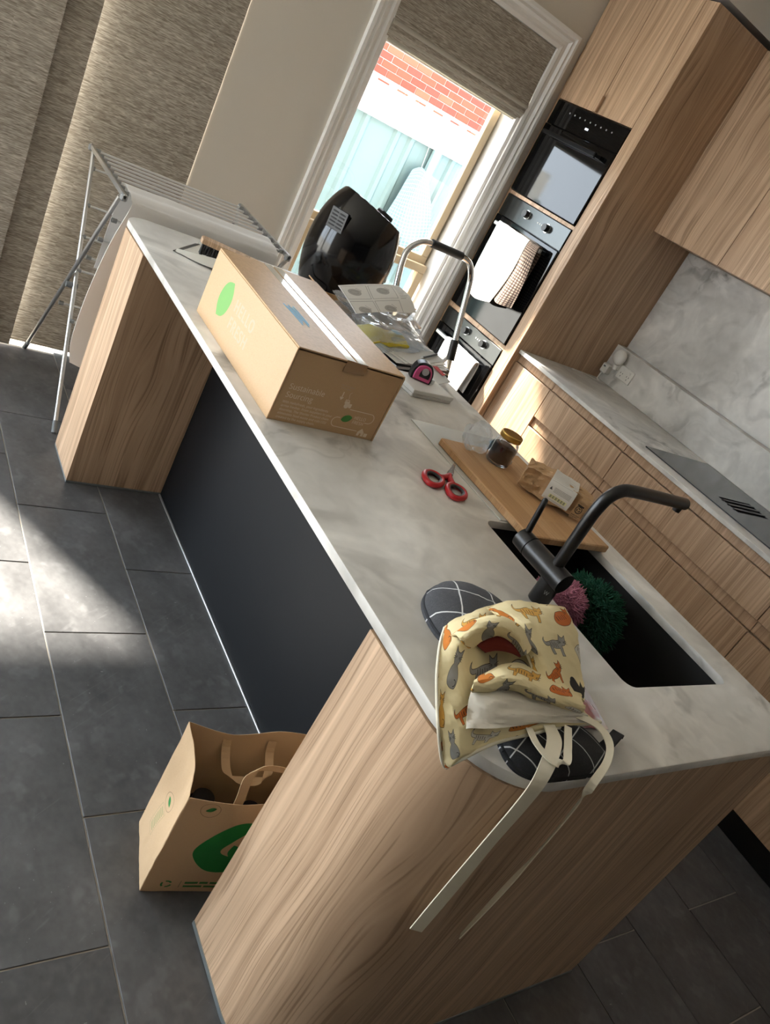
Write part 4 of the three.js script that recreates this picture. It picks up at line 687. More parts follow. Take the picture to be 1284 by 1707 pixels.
{ // dustpan and brush
  const d = thing('dustpan', 'cream dustpan with black rubber lip near the airer', 'dustpan', [0.26, YT, -1.83]);
  const a = V(0.131, 0, -0.175).normalize(), b = V(0.175, 0, 0.131).normalize(), o = V(0.108, YT, -1.835), q = (s, t, y) => { const p = o.clone().addScaledVector(a, s).addScaledVector(b, t); return [p.x, YT + y, p.z]; };
  const cream = std({ color: '#d8d5cb', roughness: 0.45 });
  part('tray', cloth([[q(0, 0.012, 0.004), q(0.11, 0.012, 0.004), q(0.22, 0.012, 0.004)], [q(0, 0.1, 0.010), q(0.11, 0.1, 0.006), q(0.22, 0.1, 0.010)], [q(0.02, 0.2, 0.022), q(0.11, 0.2, 0.014), q(0.2, 0.2, 0.022)], [q(0.03, 0.23, 0.06), q(0.11, 0.235, 0.055), q(0.19, 0.23, 0.06)]], 16, 20, 0.003), cream, d);
  part('lip', cloth([[q(0, 0, 0.0015), q(0.22, 0, 0.0015)], [q(0, 0.016, 0.007), q(0.22, 0.016, 0.007)]], 8, 4, 0.002), matteBlack, d, 'black rubber lip');
  for (const s of [0, 0.22]) part('side_wall', cloth([[q(s, 0.008, 0.004), q(s, 0.1, 0.006), q(s * 0.85 + 0.02, 0.22, 0.018)], [q(s, 0.01, 0.014), q(s, 0.1, 0.035), q(s * 0.85 + 0.02, 0.22, 0.06)]], 12, 4, 0.003), cream, d);
  part('handle', tube([q(0.11, 0.23, 0.045), q(0.11, 0.29, 0.06), q(0.11, 0.36, 0.05)], 0.011, 20, 14), cream, d);
  const br = thing('hand_brush', 'wooden hand brush with black bristles lying in the dustpan', 'brush', q(0.14, 0.12, 0.01));
  const w = std({ map: scaled(oakTex, 3, 3), roughness: 0.5 });
  const back = new THREE.Shape(); back.moveTo(0, -0.022); back.lineTo(0.13, -0.022); back.quadraticCurveTo(0.17, -0.012, 0.27, -0.012); back.quadraticCurveTo(0.285, 0, 0.27, 0.012); back.quadraticCurveTo(0.17, 0.012, 0.13, 0.022); back.lineTo(0, 0.022); back.quadraticCurveTo(-0.012, 0, 0, -0.022);
  const bg = new THREE.ExtrudeGeometry(back, { depth: 0.012, bevelEnabled: true, bevelSize: 0.003, bevelThickness: 0.003, bevelSegments: 2 }); bg.rotateX(-Math.PI / 2);
  const place = (g) => { g.rotateY(-0.34); g.translate(0.205, 0.975, -1.868); return g; };
  part('back', place(metreUV(bg.index ? bg.toNonIndexed() : bg)), w, br);
  const tufts = []; for (let i = 0; i < 15; i++) for (let j = 0; j < 5; j++) { const x = 0.004 + i * 0.0085, z = -0.016 + j * 0.008; tufts.push(cyl(0.0035, 0.0055, [x, -0.001, z], [x + rr(-0.004, 0.004), -0.038 + rr(-0.003, 0.003), z + rr(-0.006, 0.006)], 6)); }
  const bm = part('bristles', place(merge(tufts)), matteBlack, br, 'black bristles'); bm.userData.kind = 'stuff';
}
{ // scissors
  const s = thing('scissors', 'red-handled scissors lying open-ended toward the chopping board', 'scissors', [0.535, YT, -0.622]); s.rotation.y = 0.803; s.scale.setScalar(1.08);
  const red = std({ color: '#b8232a', roughness: 0.35 }), dark = std({ color: '#2c2a2b', roughness: 0.5 }), add = (n, g, m, p = s) => { const o = new THREE.Mesh(g, m); o.name = n; o.castShadow = o.receiveShadow = true; p.add(o); return o; };
  for (const k of [-1, 1]) {
    const bl = new THREE.Shape(); bl.moveTo(-0.02, -0.008 * k); bl.lineTo(0.03, -0.008 * k); bl.lineTo(0.098, 0.0015 * k); bl.lineTo(0.098, 0.003 * k); bl.lineTo(0.0, 0.008 * k); bl.lineTo(-0.02, 0.006 * k);
    const g = new THREE.ExtrudeGeometry(bl, { depth: 0.0016, bevelEnabled: false }); g.rotateX(-Math.PI / 2); g.translate(0, 0.008 + k * 0.001, 0); const b = add('blade', g, chrome);
    const pts = []; for (let i = 0; i < 24; i++) { const a = i / 24 * Math.PI * 2; pts.push(V(-0.066 + 0.036 * Math.cos(a), 0.0075, k * 0.031 + (0.023 + 0.004 * Math.cos(a)) * Math.sin(a))); }
    const c = new THREE.CatmullRomCurve3(pts, true), h = add('handle_loop', (() => { const q = new THREE.TubeGeometry(c, 60, 0.0068, 12, true); return q; })(), red);
    const pts2 = pts.map((p) => V(-0.066 + (p.x + 0.066) * 0.83, p.y + 0.0015, k * 0.031 + (p.z - k * 0.031) * 0.80)); add('soft_insert', new THREE.TubeGeometry(new THREE.CatmullRomCurve3(pts2, true), 60, 0.0042, 10, true), dark, h);
    add('shank', tube([[-0.036, 0.008, k * 0.018], [-0.02, 0.0085, k * 0.008], [0.004, 0.009, -k * 0.001]], 0.0075, 16, 12), red, h);
  }
  add('pivot', cyl(0.005, 0.005, [0.012, 0.008, 0], [0.012, 0.0135, 0], 18), silver);
}
{ // chopping board and what stands on it
  const m = thing('glass_mat', 'frosted pale mat under the chopping board', 'mat', [0.76, YT, -0.67]); part('sheet', box(0.605, 0.985, YT + 0.0003, YT + 0.0035, -0.945, -0.455, 0.001), phys({ color: '#eef0ec', roughness: 0.25, transmission: 0.35, thickness: 0 }), m);
  const boardTex = canvasTex(512, 512, (g, w, h) => { g.fillStyle = '#c79d70'; g.fillRect(0, 0, w, h); for (let s = 0; s < 7; s++) { g.fillStyle = ['rgba(120,75,35,0.10)', 'rgba(255,225,180,0.10)', 'rgba(150,95,50,0.06)'][s % 3]; g.fillRect(s * 73, 0, 73, h); } for (let i = 0; i < 900; i++) { g.fillStyle = rnd() < 0.6 ? 'rgba(105,65,30,0.07)' : 'rgba(255,230,190,0.07)'; g.fillRect(rnd() * w, rnd() * h, 1 + rnd() * 2, 60 + rnd() * 240); } });
  const b = thing('chopping_board', 'thick wooden chopping board bridging the sink edge', 'chopping board', [0.788, YT, -0.59]); part('plank', box(0.625, 0.951, YT + 0.004, YT + 0.025, -0.815, -0.367, 0.003), std({ map: scaled(boardTex, 1 / 0.33, 1 / 0.45), roughness: 0.5 }), b);
  for (const [x, z] of [[0.66, -0.78], [0.92, -0.78], [0.66, -0.47], [0.92, -0.47]]) part('foot', cyl(0.008, 0.007, [x, YT + 0.0042, z], [x, YT + 0.0037, z], 12), darkPlastic, b);
  const y = YT + 0.0255, jx = 0.788, jz = -0.735;
  const j = thing('honey_jar', 'glass honey jar with gold screw lid on the chopping board', 'jar', [jx, y, jz]);
  part('glass', lathe([[0, 0], [0.032, 0], [0.036, 0.004], [0.037, 0.012], [0.037, 0.06], [0.034, 0.07], [0.030, 0.076], [0.030, 0.084], [0.0285, 0.084], [0.0285, 0.076], [0.0325, 0.069], [0.0353, 0.06], [0.0353, 0.012], [0.033, 0.005], [0, 0.004]], [jx, y, jz], 40), phys({ color: '#ffffff', roughness: 0.03, transmission: 1, thickness: 0.002, ior: 1.45 }), j);
  part('honey', lathe([[0, 0.0045], [0.0325, 0.0055], [0.0348, 0.012], [0.0348, 0.056], [0.0335, 0.058], [0, 0.058]], [jx, y, jz], 36), std({ color: '#2c0d04', roughness: 0.12 }), j, 'dark amber honey');
  const lid = part('lid', lathe([[0, 0.097], [0.031, 0.097], [0.033, 0.0955], [0.0335, 0.093], [0.0335, 0.081], [0.0325, 0.080], [0.0312, 0.080], [0.0312, 0.0945], [0, 0.0945]], [jx, y, jz], 44), std({ color: '#c9a45a', metalness: 0.95, roughness: 0.28 }), j, 'gold lid');
  const pb = thing('cling_bag', 'small crumpled clear plastic bag beside the honey jar', 'bag', [0.715, y, -0.775]);
  part('film', (() => { const g = new THREE.IcosahedronGeometry(1, 4), p = g.attributes.position; for (let i = 0; i < p.count; i++) { const v = V(p.getX(i), p.getY(i), p.getZ(i)), n = 0.6 + 0.85 * fbm(v.x * 2.6 + 9, v.y * 2.6 + v.z * 3.1 + 9, 64, 64, 4, 4); p.setXYZ(i, 0.713 + v.x * n * 0.042, y + 0.043 + Math.max(-0.95, v.y * n) * 0.044, -0.775 + v.z * n * 0.036); } g.computeVertexNormals(); return toCreasedNormals(g.index ? g.toNonIndexed() : g, 0.12); })(), film, pb);
  part('printed_patch', cloth([[[0.733, y + 0.03, -0.738], [0.752, y + 0.03, -0.75]], [[0.735, y + 0.062, -0.742], [0.752, y + 0.062, -0.752]]], 4, 4, 0.001, 0.002, 2), std({ color: '#8fb3cf', roughness: 0.4 }), pb, 'blue printed patch');
  const kc = thing('wire_clip', 'small silver wire clip beside the honey jar', 'clip', [0.855, y, -0.755]);
  part('loop', tube([[0.845, y + 0.006, -0.745], [0.868, y + 0.014, -0.765], [0.885, y + 0.012, -0.785], [0.872, y + 0.008, -0.79], [0.85, y + 0.005, -0.765]], 0.0016, 40, 8), silver, kc); part('jaw', box(0.832, 0.852, y + 0.0003, y + 0.012, -0.757, -0.735, 0.002), silver, kc);
  // rolled paper bag lying on its side
  const pg = thing('paper_bag', 'crumpled brown paper food bag with white label on the board', 'bag', [0.865, y, -0.56]); pg.rotation.y = -0.83;
  const g = new THREE.BoxGeometry(0.2, 0.088, 0.125, 34, 16, 22), p = g.attributes.position;
  for (let i = 0; i < p.count; i++) {
    let X = p.getX(i), Y = p.getY(i), Z = p.getZ(i); const e = X / 0.1, tz = 0.9 - 0.10 * e, ty = 0.95 - 0.16 * Math.max(0, e) + (e < -0.6 ? -0.25 * (-0.6 - e) : 0);
    const r = Math.min(1, Math.hypot(Y / 0.044, Z / 0.0625)); const k = 1 - 0.2 * Math.pow(r, 5);
    const n = fbm(X * 26 + 5, Y * 26 + Z * 22 + 7, 64, 64, 4, 6) - 0.5, cr = Math.abs(fbm(X * 40 + 3, Z * 40 + Y * 30 + 2, 64, 64, 2, 13) - 0.5);
    const a = 0.026 * (e < -0.3 ? 1.5 : 0.8); Y = Y * ty * k + n * a * 0.8 * (Y > -0.03 ? 1 : 0.05) - cr * 0.014; Z = Z * tz * k + n * a; X += n * 0.012;
    p.setXYZ(i, X, Math.max(0.0006, Y + 0.044), Z);
  }
  g.computeVertexNormals(); const kb = std({ map: scaled(kraftTex, 1.2, 1.2), color: new THREE.Color(0.88, 0.86, 0.84), roughness: 0.6 });
  const bag = new THREE.Mesh(toCreasedNormals(g.toNonIndexed(), 0.55), kb); bag.name = 'bag_body'; bag.castShadow = bag.receiveShadow = true; pg.add(bag);
  const loc = (n, net, mat, lab, a = 10, b = 10, wr = 0) => { const c = cloth(net, a, b, 0.0008, wr, 3), uv = c.attributes.uv; let mu = 0, mv = 0; for (let i = 0; i < uv.count; i++) { mu = Math.max(mu, uv.getX(i)); mv = Math.max(mv, uv.getY(i)); } for (let i = 0; i < uv.count; i++) uv.setXY(i, uv.getX(i) / mu, 1 - uv.getY(i) / mv); const m = new THREE.Mesh(c, mat); m.name = n; m.userData.label = lab; m.castShadow = m.receiveShadow = true; pg.add(m); return m; };
  loc('label', [[[-0.025, 0.083, -0.03], [0.05, 0.080, -0.03]], [[-0.028, 0.084, 0.02], [0.05, 0.081, 0.02]], [[-0.03, 0.076, 0.052], [0.05, 0.074, 0.050]], [[-0.03, 0.046, 0.068], [0.05, 0.044, 0.064]], [[-0.03, 0.025, 0.068], [0.048, 0.022, 0.063]]], std({ map: canvasTex(256, 384, (g2) => { g2.fillStyle = '#cfcac0'; g2.fillRect(0, 0, 256, 384); g2.fillStyle = '#b9b4ab'; for (let i = 0; i < 9; i++) g2.fillRect(20, 30 + i * 20, 120 + (i * 53) % 90, 6); g2.fillStyle = '#3a3836'; g2.beginPath(); g2.moveTo(34, 262); g2.lineTo(62, 262); g2.lineTo(48, 238); g2.fill(); for (let i = 0; i < 5; i++) g2.fillRect(76, 236 + i * 8, 140, 2); g2.fillStyle = '#d8d49a'; g2.fillRect(60, 296, 150, 40); g2.fillStyle = '#4a4a48'; for (let i = 0; i < 24; i++) g2.fillRect(66 + i * 5.6, 300, 1 + (i * 7) % 4, 32); g2.fillStyle = '#a09b92'; for (let i = 0; i < 3; i++) g2.fillRect(20, 350 + i * 9, 200, 3); }), roughness: 0.6 }), 'white printed label', 10, 20, 0.002);
  loc('recycling_print', [[[0.062, 0.058, 0.0565], [0.09, 0.055, 0.052]], [[0.062, 0.012, 0.0595], [0.09, 0.012, 0.055]]], std({ map: canvasTex(128, 192, (g2) => { g2.fillStyle = '#a88660'; g2.fillRect(0, 0, 128, 192); g2.fillStyle = '#231d18'; g2.fillRect(28, 12, 74, 26); g2.beginPath(); g2.arc(64, 76, 40, 0, 7); g2.fill(); g2.fillStyle = '#a88660'; g2.beginPath(); g2.arc(64, 76, 31, 0, 7); g2.fill(); g2.strokeStyle = '#231d18'; g2.lineWidth = 9; for (let i = 0; i < 3; i++) { g2.beginPath(); g2.arc(64, 76, 17, i * 2.09, i * 2.09 + 1.4); g2.stroke(); } g2.fillStyle = '#2b241e'; g2.font = 'bold 20px sans-serif'; g2.fillText('Made from', 10, 146); g2.fillText('Recycled', 10, 166); g2.fillText('Paper', 10, 186); }), roughness: 0.8 }), 'dark recycling print', 6, 8);
}
{ // fluffy cloths in the sink
  const fluffy = (name, label, c, rad, col, n, len, k) => {
    const t = thing(name, label, 'cloth', [c[0], c[1] - rad[1], c[2]], 'fluffy cloths in the sink'), core = new THREE.IcosahedronGeometry(1, 4), p = core.attributes.position, tufts = [];
    const warp = (v) => { const q = 0.8 + 0.42 * fbm(v.x * 1.7 + 8, v.y * 1.7 + v.z * 1.9 + 8, 64, 64, 3, k); return V(c[0] + v.x * rad[0] * q, c[1] + v.y * rad[1] * q, c[2] + v.z * rad[2] * q); };
    for (let i = 0; i < p.count; i++) { const q = warp(V(p.getX(i), p.getY(i), p.getZ(i)).normalize()); p.setXYZ(i, q.x, q.y, q.z); }
    core.computeVertexNormals(); part('cloth_body', core, col, t);
    for (let i = 0; i < n; i++) { const d = V(rr(-1, 1), rr(-0.7, 1), rr(-1, 1)).normalize(), a = warp(d), b = a.clone().addScaledVector(d, len * rr(0.5, 1)).add(V(rr(-1, 1), rr(-1.4, 0.6), rr(-1, 1)).multiplyScalar(len * 0.7)); tufts.push(cyl(0.0024, 0.0009, [a.x, a.y, a.z], [b.x, b.y, b.z], 4)); }
    const m = part('pile', merge(tufts), col, t); m.userData.kind = 'stuff';
  };
  fluffy('microfibre_cloth', 'fluffy dusty-pink cloth bunched in the sink by the tap', [0.655, 0.872, -0.215], [0.066, 0.048, 0.055], std({ color: '#c07e93', roughness: 1 }), 2600, 0.012, 3);
  fluffy('microfibre_cloth', 'fluffy dark green cloth bunched in the sink beside the pink one', [0.765, 0.835, -0.2], [0.062, 0.095, 0.085], std({ color: '#164c36', roughness: 1 }), 4200, 0.015, 7);
  const r = thing('sink_caddy', 'dark wire caddy in the sink holding the fluffy cloths', 'caddy', [0.7, 0.702, -0.21]); for (const x of [0.62, 0.69, 0.76, 0.82]) part('wire', tube([[x, 0.702, -0.28], [x, 0.77, -0.27], [x, 0.77, -0.15], [x, 0.702, -0.14]], 0.003, 24, 8, 0.1), matteBlack, r); for (const z of [-0.26, -0.16]) part('wire', cyl(0.003, 0.003, [0.61, 0.772, z], [0.83, 0.772, z], 8), matteBlack, r);
}


// ------------------------------------------------------------------ oven mitts and apron on the near corner
const checkCloth = (bgc, line) => canvasTex(256, 256, (g) => { g.fillStyle = bgc; g.fillRect(0, 0, 256, 256); for (let i = 0; i < 5000; i++) { g.fillStyle = rnd() < 0.5 ? 'rgba(255,255,255,0.05)' : 'rgba(0,0,0,0.10)'; g.fillRect(rnd() * 256, rnd() * 256, 2, 2); } g.strokeStyle = line; g.lineWidth = 5; g.beginPath(); g.moveTo(64, 0); g.lineTo(64, 256); g.moveTo(192, 0); g.lineTo(192, 256); g.moveTo(0, 64); g.lineTo(256, 64); g.moveTo(0, 192); g.lineTo(256, 192); g.stroke(); });
{
  const turn = (t, a) => { t.center.set(0, 0); t.rotation = a; return t; };
  const m1 = thing('oven_mitt', 'charcoal oven mitt with white check showing behind the cat apron', 'oven mitt', [0.21, YT, -0.06], 'checked oven mitts');
  const o1 = [[0.155, -0.145], [0.205, -0.168], [0.265, -0.165], [0.315, -0.13], [0.335, -0.07], [0.33, -0.01], [0.28, 0.03], [0.20, 0.04], [0.14, 0.025], [0.108, -0.02], [0.108, -0.07], [0.125, -0.115]];
  part('quilted_body', inflate(o1, 0.215, -0.062, YT + 0.0004, 0.05, 0, 14, 72, 0.005, 2), std({ map: turn(scaled(checkCloth('#4b4c50', '#dfe0e0'), 1 / 0.15, 1 / 0.15), 0.5), roughness: 1 }), m1);
  part('seam', tube([...o1, o1[0]].map(([x, z]) => [0.215 + (x - 0.215) * 0.985, YT + 0.009, -0.062 + (z + 0.062) * 0.985]), 0.003, 100, 8), std({ color: '#3a3b3f', roughness: 1 }), m1);
  const m2 = thing('oven_mitt', 'black oven mitt with thin white check at the worktop edge', 'oven mitt', [0.2, YT, 0.23], 'checked oven mitts');
  const o2 = [[0.075, 0.225], [0.078, 0.258], [0.11, 0.279], [0.18, 0.285], [0.25, 0.284], [0.295, 0.268], [0.305, 0.238], [0.295, 0.205], [0.24, 0.17], [0.16, 0.16], [0.10, 0.18]];
  part('quilted_body', inflate(o2, 0.19, 0.228, YT + 0.0004, 0.034, 0, 14, 72, 0.004, 5), std({ map: turn(scaled(checkCloth('#1f2023', '#b9bab9'), 1 / 0.11, 1 / 0.11), 1.1), roughness: 1 }), m2);
  part('seam', tube([...o2, o2[0]].map(([x, z]) => [0.19 + (x - 0.19) * 0.985, YT + 0.007, 0.228 + (z - 0.228) * 0.985]), 0.003, 90, 8), std({ color: '#17181a', roughness: 1 }), m2);
  part('hanging_loop', ribbon([[0.292, YT + 0.012, 0.246], [0.32, YT + 0.02, 0.238], [0.35, YT + 0.024, 0.226], [0.372, YT + 0.012, 0.219]], [[0.3, 0.3, 1], [0.3, 0.3, 1], [0.3, 0.3, 1], [0.3, 0.3, 1]], 0.02, 0.006, 14), std({ color: '#26272a', roughness: 1 }), m2, 'dark fabric hanging loop');
  const pk = thing('plastic_packet', 'flat clear packet with pink speckles poking out under the apron', 'packet', [0.33, YT, 0.14]);
  part('film', cloth([[[0.27, YT + 0.004, 0.06], [0.34, YT + 0.008, 0.065], [0.408, YT + 0.002, 0.072]], [[0.27, YT + 0.006, 0.13], [0.33, YT + 0.011, 0.135], [0.395, YT + 0.002, 0.14]], [[0.27, YT + 0.004, 0.185], [0.32, YT + 0.006, 0.195], [0.372, YT + 0.002, 0.2]]], 14, 14, 0.001, 0.003, 3), phys({ map: canvasTex(256, 256, (g) => { g.fillStyle = '#b8a3a6'; g.fillRect(0, 0, 256, 256); for (let i = 0; i < 260; i++) { g.fillStyle = ['#8d4a58', '#a8606c', '#d8c8c8'][i % 3]; g.beginPath(); g.arc(rnd() * 256, rnd() * 256, 3 + rnd() * 8, 0, 7); g.fill(); } }), roughness: 0.12, clearcoat: 1 }), pk);
}
// printed cotton with plain sitting and lying cats
const catPrint = canvasTex(1024, 1024, (g) => {
  g.fillStyle = '#e9d9ab'; g.fillRect(0, 0, 1024, 1024);
  const cat = (x, y, s, rot, col, kind) => {
    g.save(); g.translate(x, y); g.rotate(rot); g.scale(s, s); g.fillStyle = col; g.strokeStyle = '#2a241f'; g.lineWidth = 2.2; g.beginPath();
    if (kind === 0) { // sitting upright
      g.moveTo(-24, -58); g.lineTo(-27, -100); g.lineTo(-9, -82); g.lineTo(9, -82); g.lineTo(27, -100); g.lineTo(24, -58); g.bezierCurveTo(22, -44, 14, -40, 16, -32); g.bezierCurveTo(44, -8, 46, 48, 30, 66); g.bezierCurveTo(8, 74, -12, 74, -30, 66); g.bezierCurveTo(-46, 48, -44, -8, -16, -32); g.bezierCurveTo(-14, -40, -22, -44, -24, -58);
    } else if (kind === 1) { // curled up
      g.moveTo(-72, 14); g.bezierCurveTo(-68, -50, 10, -56, 34, -34); g.lineTo(36, -62); g.lineTo(54, -46); g.lineTo(68, -46); g.lineTo(84, -62); g.lineTo(88, -20); g.bezierCurveTo(86, 18, 60, 26, 40, 30); g.bezierCurveTo(10, 48, -64, 48, -72, 14);
    } else { // walking
      g.moveTo(-84, -50); g.bezierCurveTo(-100, -10, -70, -22, -50, -24); g.bezierCurveTo(-10, -36, 20, -34, 40, -34); g.lineTo(40, -64); g.lineTo(56, -50); g.lineTo(70, -50); g.lineTo(86, -64); g.lineTo(86, -24); g.bezierCurveTo(80, -8, 66, -8, 56, -6); g.lineTo(54, 50); g.lineTo(38, 50); g.lineTo(36, 10); g.bezierCurveTo(0, 16, -20, 14, -34, 10); g.lineTo(-40, 50); g.lineTo(-56, 50); g.lineTo(-58, -2); g.bezierCurveTo(-100, 10, -110, -30, -84, -50);
    }
    g.closePath(); g.fill(); g.stroke();
    g.lineWidth = 1.6; g.beginPath(); const hx = kind === 0 ? 0 : kind === 1 ? 61 : 63, hy = kind === 0 ? -62 : -26; for (const k of [-1, 1]) for (const d of [-5, 0, 5]) { g.moveTo(hx + k * 8, hy + d * 0.4); g.lineTo(hx + k * 32, hy + d * 2); } g.stroke();
    g.lineWidth = 3.4; g.beginPath(); if (kind === 0) { g.moveTo(18, 60); g.bezierCurveTo(44, 50, 30, 20, 16, 30); } else for (let i = 0; i < 5; i++) { g.moveTo(-50 + i * 17, -18 - (i % 2) * 4); g.lineTo(-46 + i * 17, 6); } g.stroke(); g.restore();
  };
  const cols = ['#c9782f', '#9c9a94', '#33312f', '#d8a44e', '#d9d3c6', '#8f8c86', '#c56a2b'], list = [];
  for (let r = 0; r < 6; r++) for (let c = 0; c < 5; c++) list.push([c * 205 + (r % 2) * 100 + 60, r * 171 + 90, (r * 3 + c * 2) % 3, (r * 5 + c * 3) % 7, ((r * 7 + c * 5) % 9 - 4) * 0.13]);
  for (const [x, y, kd, ci, a] of list) for (const dx of [-1024, 0, 1024]) for (const dy of [-1024, 0, 1024]) cat(x + dx, y + dy, kd ? 0.92 : 0.95, a, cols[ci], kd);
});
{
const APRON_BASE = [
  [[0.07, 0.975, 0.005], [0.137, 0.985, -0.023], [0.229, 0.99, -0.048], [0.344, 0.985, -0.061], [0.467, 0.965, -0.076]],
  [[0.018, 0.985, 0.057], [0.06, 1.005, 0.056], [0.176, 0.985, 0.025], [0.29, 0.98, 0.017], [0.446, 0.955, -0.013]],
  [[-0.013, 0.975, 0.105], [0.03, 0.985, 0.109], [0.127, 0.965, 0.097], [0.237, 0.965, 0.092], [0.389, 0.95, 0.064]],
  [[-0.027, 0.958, 0.143], [0.007, 0.962, 0.154], [0.086, 0.955, 0.151], [0.195, 0.955, 0.15], [0.339, 0.948, 0.128]],
  [[-0.037, 0.938, 0.182], [-0.007, 0.945, 0.19], [0.062, 0.95, 0.188], [0.164, 0.955, 0.187], [0.317, 0.945, 0.167]],
  [[-0.021, 0.9, 0.204], [-0.006, 0.925, 0.215], [0.055, 0.945, 0.21], [0.151, 0.958, 0.207], [0.323, 0.942, 0.189]],
  [[-0.009, 0.885, 0.211], [0.002, 0.915, 0.219], [0.061, 0.94, 0.215], [0.157, 0.953, 0.213], [0.346, 0.935, 0.19]],
];
const APRON_FLAP = [
  [[0.175, 1, -0.024], [0.228, 1.008, -0.033], [0.335, 1, -0.044], [0.452, 0.978, -0.061]],
  [[0.18, 1.005, 0.016], [0.213, 1.02, 0.023], [0.3, 1.01, 0.016], [0.436, 0.972, -0.012]],
  [[0.19, 1, 0.055], [0.196, 1.018, 0.073], [0.276, 1.005, 0.066], [0.396, 0.965, 0.047]],
  [[0.202, 0.985, 0.087], [0.21, 1.002, 0.106], [0.276, 0.99, 0.106], [0.349, 0.96, 0.111]],
  [[0.199, 0.975, 0.115], [0.212, 0.985, 0.138], [0.25, 0.98, 0.152], [0.307, 0.958, 0.164]],
];
const APRON_FOLD = [
  [[0.057, 0.985, 0.125], [0.103, 0.992, 0.112], [0.179, 0.985, 0.097], [0.217, 0.98, 0.12], [0.238, 0.985, 0.152], [0.28, 0.975, 0.165]],
  [[0.015, 1, 0.151], [0.058, 1.012, 0.147], [0.116, 1.01, 0.145], [0.165, 1, 0.16], [0.207, 0.995, 0.18], [0.269, 0.978, 0.183]],
  [[0.013, 0.99, 0.156], [0.052, 1.005, 0.161], [0.098, 1.01, 0.167], [0.148, 1, 0.18], [0.197, 0.99, 0.192], [0.262, 0.972, 0.193]],
  [[0.031, 0.975, 0.152], [0.072, 0.985, 0.156], [0.116, 0.99, 0.164], [0.165, 0.98, 0.175], [0.213, 0.975, 0.185], [0.262, 0.965, 0.19]],
];
const APRON_LINING = [
  [[0.033, 0.985, 0.14], [0.078, 0.99, 0.146], [0.142, 0.985, 0.149], [0.191, 0.98, 0.166], [0.262, 0.968, 0.184]],
  [[0.015, 0.975, 0.16], [0.049, 0.99, 0.175], [0.117, 0.985, 0.18], [0.184, 0.975, 0.187], [0.276, 0.962, 0.193]],
  [[0.004, 0.965, 0.18], [0.038, 0.978, 0.196], [0.106, 0.978, 0.2], [0.184, 0.97, 0.2], [0.293, 0.955, 0.198]],
  [[-0.003, 0.955, 0.198], [0.037, 0.965, 0.209], [0.105, 0.968, 0.21], [0.187, 0.962, 0.204], [0.318, 0.945, 0.199]],
];
const APRON_ARCH = [
  [[0.049, 0.985, 0.038], [0.102, 1, 0.021], [0.164, 1.005, 0.012], [0.213, 1, 0.026], [0.219, 0.99, 0.059]],
  [[0.034, 1.01, 0.059], [0.068, 1.03, 0.048], [0.125, 1.036, 0.038], [0.174, 1.03, 0.053], [0.195, 1.01, 0.083]],
  [[0.034, 1.012, 0.079], [0.056, 1.034, 0.072], [0.098, 1.042, 0.068], [0.14, 1.035, 0.079], [0.168, 1.01, 0.1]],
  [[0.072, 0.99, 0.074], [0.084, 1.01, 0.071], [0.12, 1.015, 0.065], [0.15, 1.01, 0.076], [0.175, 0.99, 0.089]],
];
const APRON_INNER = [
  [[0.084, 0.998, 0.048], [0.112, 1.012, 0.045], [0.149, 1.014, 0.051], [0.19, 1, 0.062]],
  [[0.08, 1, 0.071], [0.104, 1.012, 0.07], [0.133, 1.014, 0.08], [0.175, 1, 0.088]],
  [[0.095, 0.995, 0.083], [0.117, 1, 0.083], [0.145, 1, 0.088], [0.168, 0.995, 0.093]],
];
  const a = thing('apron', 'cream cotton apron printed with cats crumpled over the worktop corner', 'apron', [0.2, YT, 0.1]);
  const print = std({ map: scaled(catPrint, 1 / 0.44, -1 / 0.44), roughness: 0.95 }), back = std({ color: '#ddd6c8', roughness: 0.95 }), hem = std({ color: '#e6dec9', roughness: 0.95 });
  part('skirt', cloth(APRON_BASE, 56, 56, 0.0022, 0.007, 3), print, a, 'cat-printed cotton');
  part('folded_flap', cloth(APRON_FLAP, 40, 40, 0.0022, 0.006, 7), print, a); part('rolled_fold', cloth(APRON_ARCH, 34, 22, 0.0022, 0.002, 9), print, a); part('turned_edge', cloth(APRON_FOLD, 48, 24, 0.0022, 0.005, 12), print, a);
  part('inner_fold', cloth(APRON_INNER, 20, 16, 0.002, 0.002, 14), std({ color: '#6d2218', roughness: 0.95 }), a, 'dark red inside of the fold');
  part('lining', cloth(APRON_LINING, 40, 30, 0.002, 0.006, 16), back, a, 'plain off-white underside');
  const B = APRON_BASE; part('hem', tube(B[6].map(([x, y, z]) => [x, y, z + 0.001]), 0.0032, 60, 8), hem, a); part('hem', tube(B.map((r) => r[0]).map(([x, y, z]) => [x - 0.001, y, z]), 0.0025, 60, 8), hem, a);
  part('strap', ribbon([[0.175, 0.958, 0.2], [0.150, 0.966, 0.24], [0.112, 0.958, 0.274], [0.094, 0.935, 0.290], [0.09, 0.89, 0.2935], [0.087, 0.80, 0.293], [0.083, 0.69, 0.294], [0.078, 0.565, 0.295]], [[1, 0, 0.5], [1, 0, 0.5], [0.9, 0.1, 0.4], [1, 0.1, 0.3], [1, 0, 0.25], [1, 0, 0.2], [1, 0.05, 0.3], [1, -0.25, 0.3]], 0.027, 0.002, 40), hem, a, 'wide off-white tie');
